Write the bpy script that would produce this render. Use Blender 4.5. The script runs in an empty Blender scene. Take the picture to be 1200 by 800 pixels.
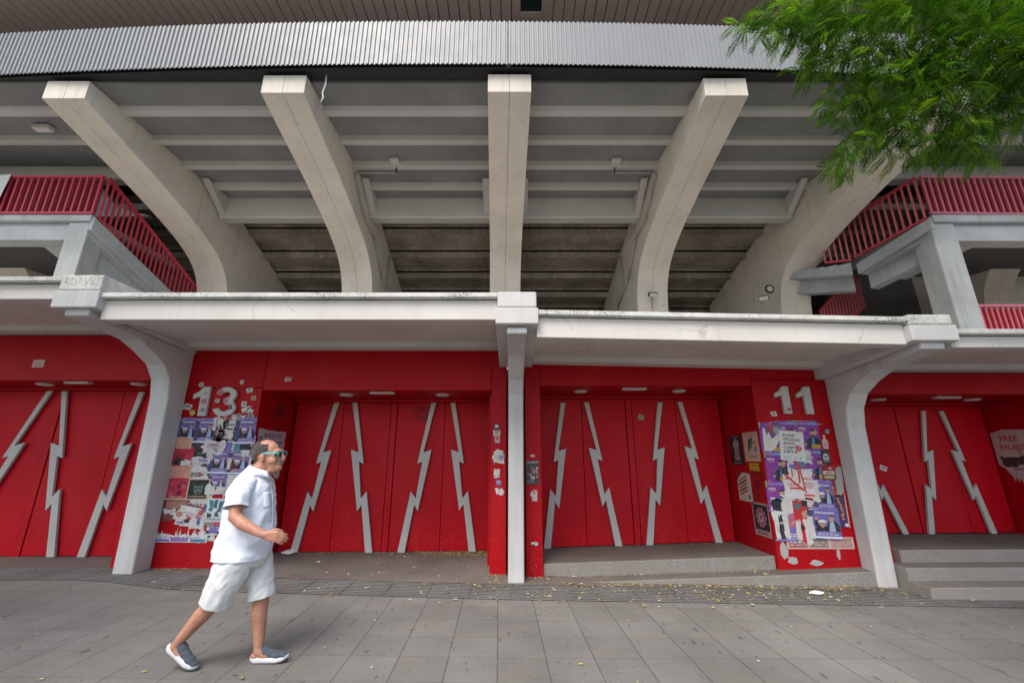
import bpy, bmesh, math, random
from mathutils import Vector, Matrix, noise
R = math.radians
rnd = random.Random(7)
scene = bpy.context.scene
COL = scene.collection

# ---------------------------------------------------------------- materials
def new_mat(name):
    m = bpy.data.materials.new(name); m.use_nodes = True
    nt = m.node_tree; b = nt.nodes['Principled BSDF']
    return m, nt, b
def N(nt, t, **kw):
    n = nt.nodes.new(t)
    for k, v in kw.items():
        if k in n.inputs: n.inputs[k].default_value = v
        else: setattr(n, k, v)
    return n
def noise_n(nt, vec, scale, detail=4, rough=.55):
    n = N(nt, 'ShaderNodeTexNoise'); n.inputs['Scale'].default_value = scale
    n.inputs['Detail'].default_value = detail; n.inputs['Roughness'].default_value = rough
    nt.links.new(vec, n.inputs['Vector']); return n.outputs['Fac']
def ramp(nt, fac, a, b, ca=(0, 0, 0, 1), cb=(1, 1, 1, 1)):
    r = N(nt, 'ShaderNodeValToRGB'); e = r.color_ramp.elements
    e[0].position = a; e[0].color = ca; e[1].position = b; e[1].color = cb
    nt.links.new(fac, r.inputs['Fac']); return r.outputs['Color']
def mix(nt, fac, a, b, mode='MIX'):
    m = N(nt, 'ShaderNodeMix', data_type='RGBA', blend_type=mode)
    for s, v in ((m.inputs[0], fac), (m.inputs[6], a), (m.inputs[7], b)):
        if isinstance(v, (int, float)): s.default_value = v
        elif isinstance(v, tuple): s.default_value = v if len(v) == 4 else v + (1,)
        else: nt.links.new(v, s)
    return m.outputs[2]
def coords(nt, scale=(1, 1, 1), rot=(0, 0, 0), kind='Object'):
    tc = N(nt, 'ShaderNodeTexCoord'); mp = N(nt, 'ShaderNodeMapping')
    mp.inputs['Scale'].default_value = scale; mp.inputs['Rotation'].default_value = rot
    nt.links.new(tc.outputs[kind], mp.inputs['Vector']); return mp.outputs['Vector']
def bump(nt, b, h, strength, dist=.01):
    bp = N(nt, 'ShaderNodeBump'); bp.inputs['Strength'].default_value = strength
    bp.inputs['Distance'].default_value = dist
    nt.links.new(h, bp.inputs['Height']); nt.links.new(bp.outputs['Normal'], b.inputs['Normal'])

def weathered(name, base, dark, rough=.7, streak=.35, patch=.4, bstr=.25, metallic=0, spec=.4, fine=60, speck=None):
    """painted or cast surface: broad patches, vertical run marks and fine grain"""
    m, nt, b = new_mat(name)
    v = coords(nt); vs = coords(nt, (5, 5, .35))
    f1 = ramp(nt, noise_n(nt, v, 1.3, 5), .35, .72)
    c = mix(nt, .0, base, dark)
    pm = N(nt, 'ShaderNodeMath', operation='MULTIPLY'); nt.links.new(f1, pm.inputs[0]); pm.inputs[1].default_value = patch
    c = mix(nt, pm.outputs[0], base, dark)
    f2 = ramp(nt, noise_n(nt, vs, 1.6, 6, .65), .52, .78)
    sm = N(nt, 'ShaderNodeMath', operation='MULTIPLY'); nt.links.new(f2, sm.inputs[0]); sm.inputs[1].default_value = streak
    c = mix(nt, sm.outputs[0], c, dark)
    if speck:
        f3 = ramp(nt, noise_n(nt, v, speck[1], 3, .7), speck[2], speck[2] + .03)
        c = mix(nt, f3, c, speck[0])
    nt.links.new(c, b.inputs['Base Color'])
    b.inputs['Roughness'].default_value = rough; b.inputs['Metallic'].default_value = metallic
    b.inputs['Specular IOR Level'].default_value = spec
    g = noise_n(nt, v, fine, 4, .6); g2 = noise_n(nt, v, 4, 3)
    ad = N(nt, 'ShaderNodeMath', operation='MULTIPLY_ADD'); nt.links.new(g2, ad.inputs[0]); ad.inputs[1].default_value = 1.5
    nt.links.new(g, ad.inputs[2])
    bump(nt, b, ad.outputs[0], bstr, .006)
    rr = N(nt, 'ShaderNodeMapRange'); rr.inputs['To Min'].default_value = rough - .08; rr.inputs['To Max'].default_value = rough + .12
    nt.links.new(g2, rr.inputs['Value']); nt.links.new(rr.outputs['Result'], b.inputs['Roughness'])
    return m

M = {}
M['rib'] = weathered('rib_concrete', (.69, .635, .545), (.44, .395, .325), .75, .55, .45, .4, speck=((.36, .32, .27), 6, .71))
M['concrete'] = weathered('canopy_concrete', (.64, .61, .575), (.42, .39, .355), .75, .30, .35, speck=((.30, .28, .25), 9, .74))
M['column'] = weathered('column_paint', (.58, .575, .56), (.32, .31, .30), .7, .6, .4, speck=((.30, .28, .26), 8, .72))
M['moss'] = weathered('mossy_concrete', (.66, .66, .63), (.36, .36, .33), .9, .6, .5, .5, speck=((.11, .11, .095), 18, .60))
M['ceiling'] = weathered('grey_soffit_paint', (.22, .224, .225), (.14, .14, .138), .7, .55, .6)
M['joist'] = weathered('grey_beam_paint', (.52, .51, .48), (.40, .39, .37), .7, .3, .5)
M['terrace'] = weathered('stained_terrace_concrete', (.38, .335, .27), (.13, .11, .085), .85, .85, .8, .6, speck=((.58, .54, .46), 9, .64))
M['stair'] = weathered('stair_concrete', (.42, .44, .44), (.17, .18, .17), .85, .6, .5, .4)
M['dark'] = weathered('shade_dark_concourse', (.10, .095, .09), (.05, .05, .05), .9, .3, .5)  # deep shade of the concourse put into the colour
M['palewall'] = weathered('pale_concourse_wall', (.55, .56, .55), (.4, .4, .4), .8, .2, .3)
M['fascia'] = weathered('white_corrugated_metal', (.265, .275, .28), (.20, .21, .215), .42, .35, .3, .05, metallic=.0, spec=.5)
M['slats'] = weathered('brown_soffit_slats', (.80, .62, .575), (.68, .52, .48), .55, .2, .5, .05)
M['red'] = weathered('red_wall_paint', (.40, .002, .008), (.31, .002, .007), .45, .18, .45, .06, spec=.16, speck=((.55, .30, .28), 23, .775))
M['reddoor'] = weathered('red_door_paint', (.50, .002, .012), (.36, .003, .010), .45, .35, .6, .06, spec=.16, speck=((.27, .012, .015), 17, .73))
M['bolt'] = weathered('grey_bolt_paint', (.52, .52, .49), (.36, .36, .34), .6, .35, .4, .08)
M['rail'] = weathered('crimson_rail_paint', (.52, .048, .075), (.42, .032, .05), .45, .2, .3, .03)
M['railpink'] = weathered('faded_pink_rail_paint', (.50, .16, .20), (.42, .08, .12), .5, .2, .4, .03)
M['railrose'] = weathered('rose_rail_paint', (.60, .13, .155), (.50, .08, .105), .45, .2, .4, .03)
M['railback'] = weathered('deep_red_panel', (.24, .010, .022), (.16, .006, .014), .6, .2, .4, .03)
M['lamp'] = weathered('opal_lamp', (.62, .60, .57), (.5, .48, .45), .5, .1, .2, .0)
M['black'] = weathered('black_housing', (.02, .02, .022), (.012, .012, .012), .5, .1, .2, .02)
M['greybox'] = weathered('grey_housing', (.25, .25, .25), (.18, .18, .18), .5, .1, .2, .02)
M['pipe'] = weathered('grey_conduit', (.36, .35, .32), (.26, .25, .23), .55, .2, .3, .02)
M['white'] = weathered('white_cord', (.75, .75, .73), (.6, .6, .6), .7, .1, .2, .02)

def mossy():
    m, nt, b = new_mat('mossy_edge'); v = coords(nt)
    c = mix(nt, ramp(nt, noise_n(nt, coords(nt, (1, 1, .3)), 3, 6, .65), .4, .7), (.66, .66, .63), (.50, .50, .46))
    cl = ramp(nt, noise_n(nt, v, 1.6, 5, .7), .46, .66); fi = ramp(nt, noise_n(nt, v, 38, 5, .75), .44, .60)
    mm = N(nt, 'ShaderNodeMath', operation='MULTIPLY'); nt.links.new(cl, mm.inputs[0]); nt.links.new(fi, mm.inputs[1])
    c = mix(nt, mm.outputs[0], c, (.06, .062, .05)); nt.links.new(c, b.inputs['Base Color']); b.inputs['Roughness'].default_value = .9
    bump(nt, b, noise_n(nt, v, 50, 5), .5, .006); return m
M['moss'] = mossy()
def add_cracks(m, scale, width, mask):
    nt = m.node_tree; b = nt.nodes['Principled BSDF']; src = b.inputs['Base Color'].links[0].from_socket
    v = coords(nt); nz = N(nt, 'ShaderNodeTexNoise'); nz.inputs['Scale'].default_value = 2.5; nz.inputs['Detail'].default_value = 6; nt.links.new(v, nz.inputs['Vector'])
    mx = N(nt, 'ShaderNodeVectorMath', operation='MULTIPLY_ADD'); nt.links.new(nz.outputs['Color'], mx.inputs[0]); mx.inputs[1].default_value = (.7, .7, .7); nt.links.new(v, mx.inputs[2])
    vo = N(nt, 'ShaderNodeTexVoronoi', feature='DISTANCE_TO_EDGE'); vo.inputs['Scale'].default_value = scale; nt.links.new(mx.outputs[0], vo.inputs['Vector'])
    r = ramp(nt, vo.outputs['Distance'], 0, width, (1, 1, 1, 1), (0, 0, 0, 1)); k = ramp(nt, noise_n(nt, v, .9, 3), mask, mask + .08)
    mm = N(nt, 'ShaderNodeMath', operation='MULTIPLY'); nt.links.new(r, mm.inputs[0]); nt.links.new(k, mm.inputs[1])
    m2 = N(nt, 'ShaderNodeMath', operation='MULTIPLY'); nt.links.new(mm.outputs[0], m2.inputs[0]); m2.inputs[1].default_value = .36
    nt.links.new(mix(nt, m2.outputs[0], src, (.16, .14, .12)), b.inputs['Base Color'])
def add_scuffs(m):
    nt = m.node_tree; b = nt.nodes['Principled BSDF']; src = b.inputs['Base Color'].links[0].from_socket; v = coords(nt)
    def mul(a, k):
        n = N(nt, 'ShaderNodeMath', operation='MULTIPLY'); nt.links.new(a, n.inputs[0])
        if isinstance(k, (int, float)): n.inputs[1].default_value = k
        else: nt.links.new(k, n.inputs[1])
        return n.outputs[0]
    fade = ramp(nt, noise_n(nt, coords(nt, (1, 1, .5)), 1.1, 5, .6), .48, .72)
    c = mix(nt, mul(fade, .30), src, (.50, .035, .035))                       # sun-faded patches
    drip = ramp(nt, noise_n(nt, coords(nt, (14, 14, .5)), 1.5, 4, .6), .60, .74)
    c = mix(nt, mul(drip, .35), c, (.17, .004, .008))                         # run marks
    sc = mul(ramp(nt, noise_n(nt, coords(nt, (22, 22, 95)), 1, 3, .6), .70, .74), ramp(nt, noise_n(nt, v, 2.2, 3), .48, .6))
    c = mix(nt, mul(sc, .55), c, (.55, .28, .25))                             # horizontal scratches
    ge = N(nt, 'ShaderNodeNewGeometry'); sp = N(nt, 'ShaderNodeSeparateXYZ'); nt.links.new(ge.outputs['Position'], sp.inputs[0])
    lo = N(nt, 'ShaderNodeMapRange'); nt.links.new(sp.outputs[2], lo.inputs['Value']); lo.inputs['From Min'].default_value = .9; lo.inputs['From Max'].default_value = .05
    fl = mul(ramp(nt, noise_n(nt, v, 70, 2, .6), .66, .70), lo.outputs['Result'])
    c = mix(nt, mul(fl, .8), c, (.52, .36, .22))                              # kicked-up flecks near the ground
    nt.links.new(c, b.inputs['Base Color'])
add_scuffs(M['red']); add_scuffs(M['reddoor'])
add_cracks(M['concrete'], .55, .008, .50)
def granite():
    m, nt, b = new_mat('granite_step'); v = coords(nt)
    c = mix(nt, ramp(nt, noise_n(nt, v, 110, 2, .7), .42, .6), (.34, .315, .29), (.17, .157, .145))
    c = mix(nt, ramp(nt, noise_n(nt, v, 2.5, 5), .4, .7), c, (.24, .22, .19))
    c = mix(nt, .35, c, mix(nt, ramp(nt, noise_n(nt, v, 60, 2), .6, .66), c, (.06, .055, .05)))
    nt.links.new(c, b.inputs['Base Color']); b.inputs['Roughness'].default_value = .8
    bump(nt, b, noise_n(nt, v, 90, 3), .3, .004); return m
M['granite'] = granite()

def math_n(nt, op, a, b=None, c=None):
    n = N(nt, 'ShaderNodeMath', operation=op)
    for i, v in enumerate((a, b, c)):
        if v is None: continue
        if isinstance(v, (int, float)): n.inputs[i].default_value = v
        else: nt.links.new(v, n.inputs[i])
    return n.outputs[0]
def paving():
    m, nt, b = new_mat('pavement_slabs')
    v = coords(nt, rot=(0, 0, R(-1.7)))
    sx = N(nt, 'ShaderNodeSeparateXYZ'); nt.links.new(v, sx.inputs[0])
    wob = noise_n(nt, v, 30, 3)
    def line(o, width):   # distance from the nearest slab edge, 0.4 m grid
        t = math_n(nt, 'DIVIDE', math_n(nt, 'ADD', o, 400.0), .4); f = math_n(nt, 'FRACT', t)
        d = math_n(nt, 'MULTIPLY', math_n(nt, 'MINIMUM', f, math_n(nt, 'SUBTRACT', 1.0, f)), .4)
        w_ = math_n(nt, 'MULTIPLY_ADD', wob, width * .9, width * .5)
        r = N(nt, 'ShaderNodeMapRange'); nt.links.new(d, r.inputs['Value']); nt.links.new(w_, r.inputs['From Max']); r.inputs['To Min'].default_value = 1; r.inputs['To Max'].default_value = 0
        return r.outputs['Result'], math_n(nt, 'FLOOR', t)
    lx, ix = line(sx.outputs[0], .0078); ly, iy = line(sx.outputs[1], .0048)
    cb = N(nt, 'ShaderNodeCombineXYZ'); nt.links.new(ix, cb.inputs[0]); nt.links.new(iy, cb.inputs[1])
    wn = N(nt, 'ShaderNodeTexWhiteNoise'); nt.links.new(cb.outputs[0], wn.inputs['Vector'])
    tone = mix(nt, wn.outputs['Value'], (.212, .205, .190), (.262, .254, .236))
    big = ramp(nt, noise_n(nt, v, .8, 7, .65), .38, .70)
    tone = mix(nt, math_n(nt, 'MULTIPLY', big, .65), tone, (.122, .115, .102))
    blot = ramp(nt, noise_n(nt, v, .33, 8, .7), .50, .66)
    tone = mix(nt, math_n(nt, 'MULTIPLY', blot, .45), tone, (.10, .095, .088))
    warm = ramp(nt, noise_n(nt, v, 2.1, 5), .5, .75)
    tone = mix(nt, math_n(nt, 'MULTIPLY', warm, .4), tone, (.24, .205, .165))
    grain = ramp(nt, noise_n(nt, v, 150, 2, .8), .3, .75)
    tone = mix(nt, math_n(nt, 'MULTIPLY', grain, .42), tone, (.09, .087, .082))
    st = coords(nt, (3, 1, 1)); spots = ramp(nt, noise_n(nt, st, 7, 2, .5), .67, .72)
    tone = mix(nt, math_n(nt, 'MULTIPLY', spots, .7), tone, (.06, .056, .05))
    pale_ = ramp(nt, noise_n(nt, v, 48, 1, .5), .76, .78)
    tone = mix(nt, math_n(nt, 'MULTIPLY', pale_, .5), tone, (.45, .44, .41))
    broken = ramp(nt, noise_n(nt, v, 5, 4), .35, .6)
    c = mix(nt, math_n(nt, 'MULTIPLY', ly, math_n(nt, 'MULTIPLY_ADD', broken, .45, .5)), tone, (.075, .069, .06))
    c = mix(nt, math_n(nt, 'MULTIPLY', lx, math_n(nt, 'MULTIPLY_ADD', broken, .45, .5)), c, (.060, .054, .046))
    nt.links.new(c, b.inputs['Base Color']); b.inputs['Roughness'].default_value = .82; b.inputs['Specular IOR Level'].default_value = .3
    h = math_n(nt, 'SUBTRACT', math_n(nt, 'MULTIPLY', noise_n(nt, v, 110, 3), .3), math_n(nt, 'MAXIMUM', lx, math_n(nt, 'MULTIPLY', ly, .6)))
    bump(nt, b, h, .5, .006)
    return m
M['paving'] = paving()
def apron():
    m, nt, b = new_mat('worn_apron_concrete'); v = coords(nt)
    c = mix(nt, ramp(nt, noise_n(nt, v, 1.2, 6, .6), .35, .7), (.205, .178, .155), (.125, .108, .095))
    c = mix(nt, .5, c, mix(nt, ramp(nt, noise_n(nt, v, 130, 2), .4, .7), c, (.08, .075, .07)))
    nt.links.new(c, b.inputs['Base Color']); b.inputs['Roughness'].default_value = .85
    bump(nt, b, noise_n(nt, v, 80, 4), .4, .005); return m
M['apron'] = apron()
def tactile():
    m, nt, b = new_mat('tactile_slab'); v = coords(nt)
    c = mix(nt, ramp(nt, noise_n(nt, v, 1.6, 5), .35, .7), (.195, .195, .19), (.115, .11, .10))
    c = mix(nt, .4, c, mix(nt, ramp(nt, noise_n(nt, v, 140, 2), .4, .7), c, (.07, .07, .07)))
    nt.links.new(c, b.inputs['Base Color']); b.inputs['Roughness'].default_value = .8
    bump(nt, b, noise_n(nt, v, 100, 3), .3, .003); return m
M['tactile'] = tactile()
M['tacbed'] = weathered('tactile_grooves', (.07, .068, .063), (.04, .038, .034), .9, .0, .6, .3)

def inked(name, rough=.65, grime=.22, trans=0):
    """colour carried by each face (printed paper, leaves)"""
    m, nt, b = new_mat(name)
    a = N(nt, 'ShaderNodeAttribute', attribute_name='ink'); v = coords(nt)
    f = ramp(nt, noise_n(nt, v, 14, 5, .65), .45, .75)
    fm = N(nt, 'ShaderNodeMath', operation='MULTIPLY'); nt.links.new(f, fm.inputs[0]); fm.inputs[1].default_value = grime
    c = mix(nt, fm.outputs[0], a.outputs['Color'], (.22, .19, .17))
    if grime:
        g2 = ramp(nt, noise_n(nt, coords(nt, (1, 1, .3)), 30, 4, .7), .55, .75); gm = N(nt, 'ShaderNodeMath', operation='MULTIPLY'); nt.links.new(g2, gm.inputs[0]); gm.inputs[1].default_value = grime * .8; c = mix(nt, gm.outputs[0], c, (.40, .36, .33))
    nt.links.new(c, b.inputs['Base Color']); b.inputs['Roughness'].default_value = rough
    b.inputs['Specular IOR Level'].default_value = .3
    bump(nt, b, noise_n(nt, v, 12, 4, .6), .5 if grime else .2, .012)
    if trans:
        t = N(nt, 'ShaderNodeBsdfTranslucent'); mx = N(nt, 'ShaderNodeMixShader'); mx.inputs[0].default_value = trans
        t2 = mix(nt, 1.0, c, (1.5, 1.6, .6), 'MULTIPLY'); nt.links.new(t2, t.inputs['Color'])
        nt.links.new(b.outputs[0], mx.inputs[1]); nt.links.new(t.outputs[0], mx.inputs[2])
        nt.links.new(mx.outputs[0], nt.nodes['Material Output'].inputs['Surface'])
    return m
M['paper'] = inked('printed_paper', .65, .27)
M['leaf'] = inked('tree_leaf', .5, .0, .42)
M['litter'] = inked('dry_leaf', .8, .2)

def cloth(name, base, dark, scale=9, wr=.5, weave=900):
    m, nt, b = new_mat(name); v = coords(nt)
    c = mix(nt, ramp(nt, noise_n(nt, v, scale, 4), .4, .7), base, dark)
    nt.links.new(c, b.inputs['Base Color']); b.inputs['Roughness'].default_value = .9
    b.inputs['Specular IOR Level'].default_value = .2
    b.inputs['Sheen Weight'].default_value = .15
    wv = coords(nt, (1, 1, .45), (0, R(25), 0)); n1 = noise_n(nt, wv, scale, 3, .5)
    n2 = noise_n(nt, v, weave, 1)
    ad = N(nt, 'ShaderNodeMath', operation='MULTIPLY_ADD'); nt.links.new(n2, ad.inputs[0]); ad.inputs[1].default_value = .05
    nt.links.new(n1, ad.inputs[2]); bump(nt, b, ad.outputs[0], wr, .03); return m
M['shirt'] = cloth('pale_blue_cotton', (.76, .80, .88), (.71, .755, .84), 9, .4)
M['shorts'] = cloth('pale_grey_cotton', (.70, .71, .70), (.63, .64, .635), 11, .5)
M['shoe'] = cloth('slate_knit', (.085, .105, .13), (.06, .075, .10), 60, .3, 400)
M['sole'] = weathered('white_rubber_sole', (.62, .63, .64), (.45, .45, .45), .6, .1, .3, .05)
M['teal'] = weathered('teal_plastic', (.16, .42, .42), (.12, .34, .34), .35, .05, .2, .0)
M['lens'] = weathered('dark_lens', (.008, .009, .012), (.01, .01, .012), .12, 0, .1, .0, spec=.6)
def skin():
    m, nt, b = new_mat('tanned_skin'); v = coords(nt)
    c = mix(nt, ramp(nt, noise_n(nt, v, 9, 4), .35, .7), (.52, .265, .175), (.43, .195, .125))
    c = mix(nt, .5, c, mix(nt, ramp(nt, noise_n(nt, v, 70, 3), .45, .7), c, (.33, .12, .075)))
    nt.links.new(c, b.inputs['Base Color']); b.inputs['Roughness'].default_value = .5
    b.inputs['Subsurface Weight'].default_value = .08; b.inputs['Subsurface Radius'].default_value = (.01, .004, .002)
    bump(nt, b, noise_n(nt, v, 120, 3), .15, .003); return m
M['skin'] = skin()
M['hair'] = cloth('greying_hair', (.05, .04, .035), (.10, .088, .08), 70, .5, 300)
M['moustache'] = cloth('grey_bristle', (.27, .24, .22), (.18, .15, .13), 80, .9, 300)
M['bark'] = weathered('tree_bark', (.13, .10, .075), (.06, .048, .038), .9, .8, .7, .8, fine=30)
def glass():
    m, nt, b = new_mat('dark_soffit_glass'); b.inputs['Base Color'].default_value = (.03, .05, .055, 1)
    b.inputs['Roughness'].default_value = .1; return m
M['glass'] = glass()

# ---------------------------------------------------------------- mesh helpers
class MB:
    def __init__(s): s.v = []; s.f = []; s.c = []
    def add(s, vs, fs, col=None):
        o = len(s.v); s.v += [tuple(p) for p in vs]
        for f in fs: s.f.append([i + o for i in f]); s.c.append(col)
    def box(s, x0, x1, y0, y1, z0, z1):
        s.hexa([(x0, y0, z0), (x1, y0, z0), (x1, y1, z0), (x0, y1, z0), (x0, y0, z1), (x1, y0, z1), (x1, y1, z1), (x0, y1, z1)])
    def hexa(s, p): s.add(p, [(3, 2, 1, 0), (4, 5, 6, 7), (0, 1, 5, 4), (1, 2, 6, 5), (2, 3, 7, 6), (3, 0, 4, 7)])
    def prism(s, pa, pb):
        """pa, pb: matching closed loops of points; side faces and two caps"""
        n = len(pa)
        s.add(list(pa) + list(pb), [tuple(range(n))[::-1], tuple(range(n, 2 * n))] + [(i, (i + 1) % n, n + (i + 1) % n, n + i) for i in range(n)])
    def xprism(s, prof, x0, x1, dz=0):  # prof in (Y, z)
        s.prism([(x0, y, z) for y, z in prof], [(x1, y, z + dz) for y, z in prof])
    def yprism(s, prof, y0, y1):        # prof in (X, z)
        s.prism([(x, y0, z) for x, z in prof], [(x, y1, z) for x, z in prof])
    def bar(s, a, b, w, h, up=(0, 0, 1)):
        a = Vector(a); b = Vector(b); d = (b - a).normalized(); u = Vector(up)
        sx = d.cross(u).normalized() * (w / 2); sz = sx.cross(d).normalized() * (h / 2)
        s.hexa([a - sx - sz, a + sx - sz, b + sx - sz, b - sx - sz, a - sx + sz, a + sx + sz, b + sx + sz, b - sx + sz])
    def tube(s, pts, r, n=8, r1=None):
        pts = [Vector(p) for p in pts]; rings = []
        for i, p in enumerate(pts):
            d = (pts[min(i + 1, len(pts) - 1)] - pts[max(i - 1, 0)]).normalized()
            a = d.cross(Vector((0, .3, 1)) if abs(d.z) < .9 else Vector((1, 0, 0))).normalized(); b = d.cross(a)
            rr = r if r1 is None else r + (r1 - r) * i / (len(pts) - 1)
            rings.append([p + (a * math.cos(2 * math.pi * k / n) + b * math.sin(2 * math.pi * k / n)) * rr for k in range(n)])
        s.loft(rings)
    def loft(s, rings, caps=True):
        n = len(rings[0]); vs = [p for r in rings for p in r]; fs = []
        for i in range(len(rings) - 1):
            for k in range(n): fs.append((i * n + k, i * n + (k + 1) % n, (i + 1) * n + (k + 1) % n, (i + 1) * n + k))
        if caps: fs += [tuple(range(n))[::-1], tuple(range((len(rings) - 1) * n, len(rings) * n))]
        s.add(vs, fs)
    def disc(s, c, r, h, n=20):
        ra = [(c[0] + r * math.cos(2 * math.pi * k / n), c[1] + r * math.sin(2 * math.pi * k / n), c[2]) for k in range(n)]
        s.prism([(x, y, z - h) for x, y, z in [(c[0] + (p[0] - c[0]) * .8, c[1] + (p[1] - c[1]) * .8, p[2]) for p in ra]], ra)
    def build(s, name, mat, parent=None, smooth=False, bevel=0, loc=None, norm=True):
        o0 = origin_of(parent)
        if loc is None: off = o0
        else: off = Vector(loc)
        me = bpy.data.meshes.new(name)
        me.from_pydata([(x - off.x, y - off.y, z - off.z) for x, y, z in s.v], [], s.f)
        me.materials.append(M[mat] if isinstance(mat, str) else mat)
        if any(c is not None for c in s.c):
            at = me.color_attributes.new('ink', 'FLOAT_COLOR', 'CORNER'); i = 0
            for p, c in zip(me.polygons, s.c):
                c = c or (.5, .5, .5)
                for li in p.loop_indices: at.data[li].color = (c[0], c[1], c[2], 1)
        if norm:
            bm = bmesh.new(); bm.from_mesh(me); bmesh.ops.recalc_face_normals(bm, faces=bm.faces); bm.to_mesh(me); bm.free()
        if smooth: me.polygons.foreach_set('use_smooth', [True] * len(me.polygons))
        me.update()
        o = bpy.data.objects.new(name, me); COL.objects.link(o)
        if parent: o.parent = parent; o.location = off - o0
        else: o.location = off
        if bevel:
            bv = o.modifiers.new('edge', 'BEVEL'); bv.width = bevel; bv.segments = 2; bv.limit_method = 'ANGLE'; bv.angle_limit = R(40)
            bv.use_clamp_overlap = True
        return o
def origin_of(p):
    v = Vector((0, 0, 0))
    while p: v += p.location; p = p.parent
    return v
def tag(o, label=None, cat=None, group=None, kind=None):
    for k, v in (('label', label), ('category', cat), ('group', group), ('kind', kind)):
        if v: o[k] = v
    return o
def thing(name, loc, label, cat, group=None):
    e = bpy.data.objects.new(name, None); COL.objects.link(e); e.location = loc; e.empty_display_size = .2
    return tag(e, label, cat, group)

# ---------------------------------------------------------------- setting
def gz(x):
    if x < 0: return min(-.025 * x, .10)
    return max(-.014 * x, -.10)
XS = [-300, -40, -14, -10, -7, -5.5, -4, -3, -2, -1, 0, 1, 2, 3, 4, 5, 6, 7.15, 10, 14, 40, 300]
def sheet(name, mat, x0, x1, y0, y1, dz, kind_label=None):
    xs = [x0] + [x for x in XS if x0 < x < x1] + [x1]
    ys = [y0, y1]; mb = MB(); vs = []; fs = []
    for y in ys:
        for x in xs: vs.append((x, y, gz(x) + dz))
    n = len(xs)
    for i in range(n - 1): fs.append((i, i + 1, n + i + 1, n + i))
    mb.add(vs, fs); o = mb.build(name, mat); o['kind'] = 'structure'
    return o
sheet('pavement', 'paving', -300, 300, -300, 300, 0)
mb = MB(); ax = [-13, -10, -7, -5.5, -4.6, -3.9, -3.84] + [-3.84 + 3.75 * i / 12 for i in range(1, 13)] + [.0, .3, 2.5, 5.0]; ay = [6.02, 6.3, 6.6, 6.9, 7.2, 7.4, 7.62]
def apron_z(x, y):
    z = gz(x) + .004
    if -3.85 < x < -.08:
        t = max(0, min(1, (y - 6.12) / .9)); t = t * t * (3 - 2 * t); z += (.088 + .022 * (x + 3.84) / 3.5 - z) * t
    return z
mb.add([(x, y, apron_z(x, y)) for y in ay for x in ax], [(j * len(ax) + i, j * len(ax) + i + 1, (j + 1) * len(ax) + i + 1, (j + 1) * len(ax) + i) for j in range(len(ay) - 1) for i in range(len(ax) - 1)])
o = mb.build('pavement_apron', 'apron', smooth=True); o['kind'] = 'structure'
# ribbed tactile strip, ridges are real
mb = MB(); tb = MB(); y0, y1 = 5.43, 6.0; n = 10
segs = [x for x in XS if -13 < x < 13]; segs = [-13] + segs + [13]
def ystrip(x):   # the strip swings away from the wall's line left of the column
    return .0 if x > -3.9 else min((-3.9 - x) * .30, .42)
fine = []
for a, b in zip(segs[:-1], segs[1:]):
    k = max(1, int((b - a) / .4))
    fine += [a + (b - a) * i / k for i in range(k)]
fine.append(13)
for a, b in zip(fine[:-1], fine[1:]):
    da, db = ystrip(a), ystrip(b)
    tb.add([(a + .004, y0 + da, gz(a) + .006), (b - .004, y0 + db, gz(b) + .006), (b - .004, y1 + db, gz(b) + .006), (a + .004, y1 + da, gz(a) + .006)], [(0, 1, 2, 3)])
    for i in range(n):
        ya = y0 + (i + .22) * (y1 - y0) / n; yb = ya + .027
        g = .006
        mb.prism([(a + g, ya + da, gz(a) + .006), (a + g, ya + da + .008, gz(a) + .0095), (a + g, yb + da - .008, gz(a) + .0095), (a + g, yb + da, gz(a) + .006)],
                 [(b - g, ya + db, gz(b) + .006), (b - g, ya + db + .008, gz(b) + .0095), (b - g, yb + db - .008, gz(b) + .0095), (b - g, yb + db, gz(b) + .006)])
o = mb.build('tactile_paving', 'tactile'); o['kind'] = 'structure'
o = tb.build('tactile_bed', 'tacbed'); o['kind'] = 'structure'

# ---------------------------------------------------------------- stadium building
ST = thing('stadium_stand', (0, 8, 0), 'concrete football stand with curved cantilever ribs above the red gates', 'stadium')
TIPX = {-4: -15.8, -3: -12.2, -2: -7.36, -1: -3.71, 0: -.04, 1: 3.50, 2: 7.30, 3: 12.2, 4: 15.8}
BOTX = {-4: -15, -3: -11.6, 3: 11.4, 4: 15}
def ribx(k, y): return BOTX.get(k, -.16 + 3.40 * k) + (TIPX[k] - BOTX.get(k, -.16 + 3.40 * k)) * (9.0 - y) / (9.0 - 5.43)
SOF = [(9.0, 0), (9.0, 4.3), (8.995, 4.75), (8.96, 5.12), (8.88, 5.44), (8.74, 5.72), (8.50, 5.97), (8.2, 6.17), (7.85, 6.35), (7.5, 6.50), (7.18, 6.63), (6.84, 6.76), (6.2, 6.98), (5.43, 7.25)]
def smooth_line(p, k=3):
    out = []
    for i in range(len(p) - 1):
        p0, p1, p2, p3 = p[max(i - 1, 0)], p[i], p[i + 1], p[min(i + 2, len(p) - 1)]
        for j in range(k):
            u = j / k; out.append(tuple(.5 * (2 * b + (c - a) * u + (2 * a - 5 * b + 4 * c - d) * u * u + (3 * b - a - 3 * c + d) * u ** 3) for a, b, c, d in zip(p0, p1, p2, p3)))
    return out + [p[-1]]
SOF = SOF[:2] + smooth_line(SOF[2:])
TOP = [(5.43, 7.60), (8.5, 7.35), (8.75, 7.25), (11.6, 5.85), (11.6, 0)]
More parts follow.
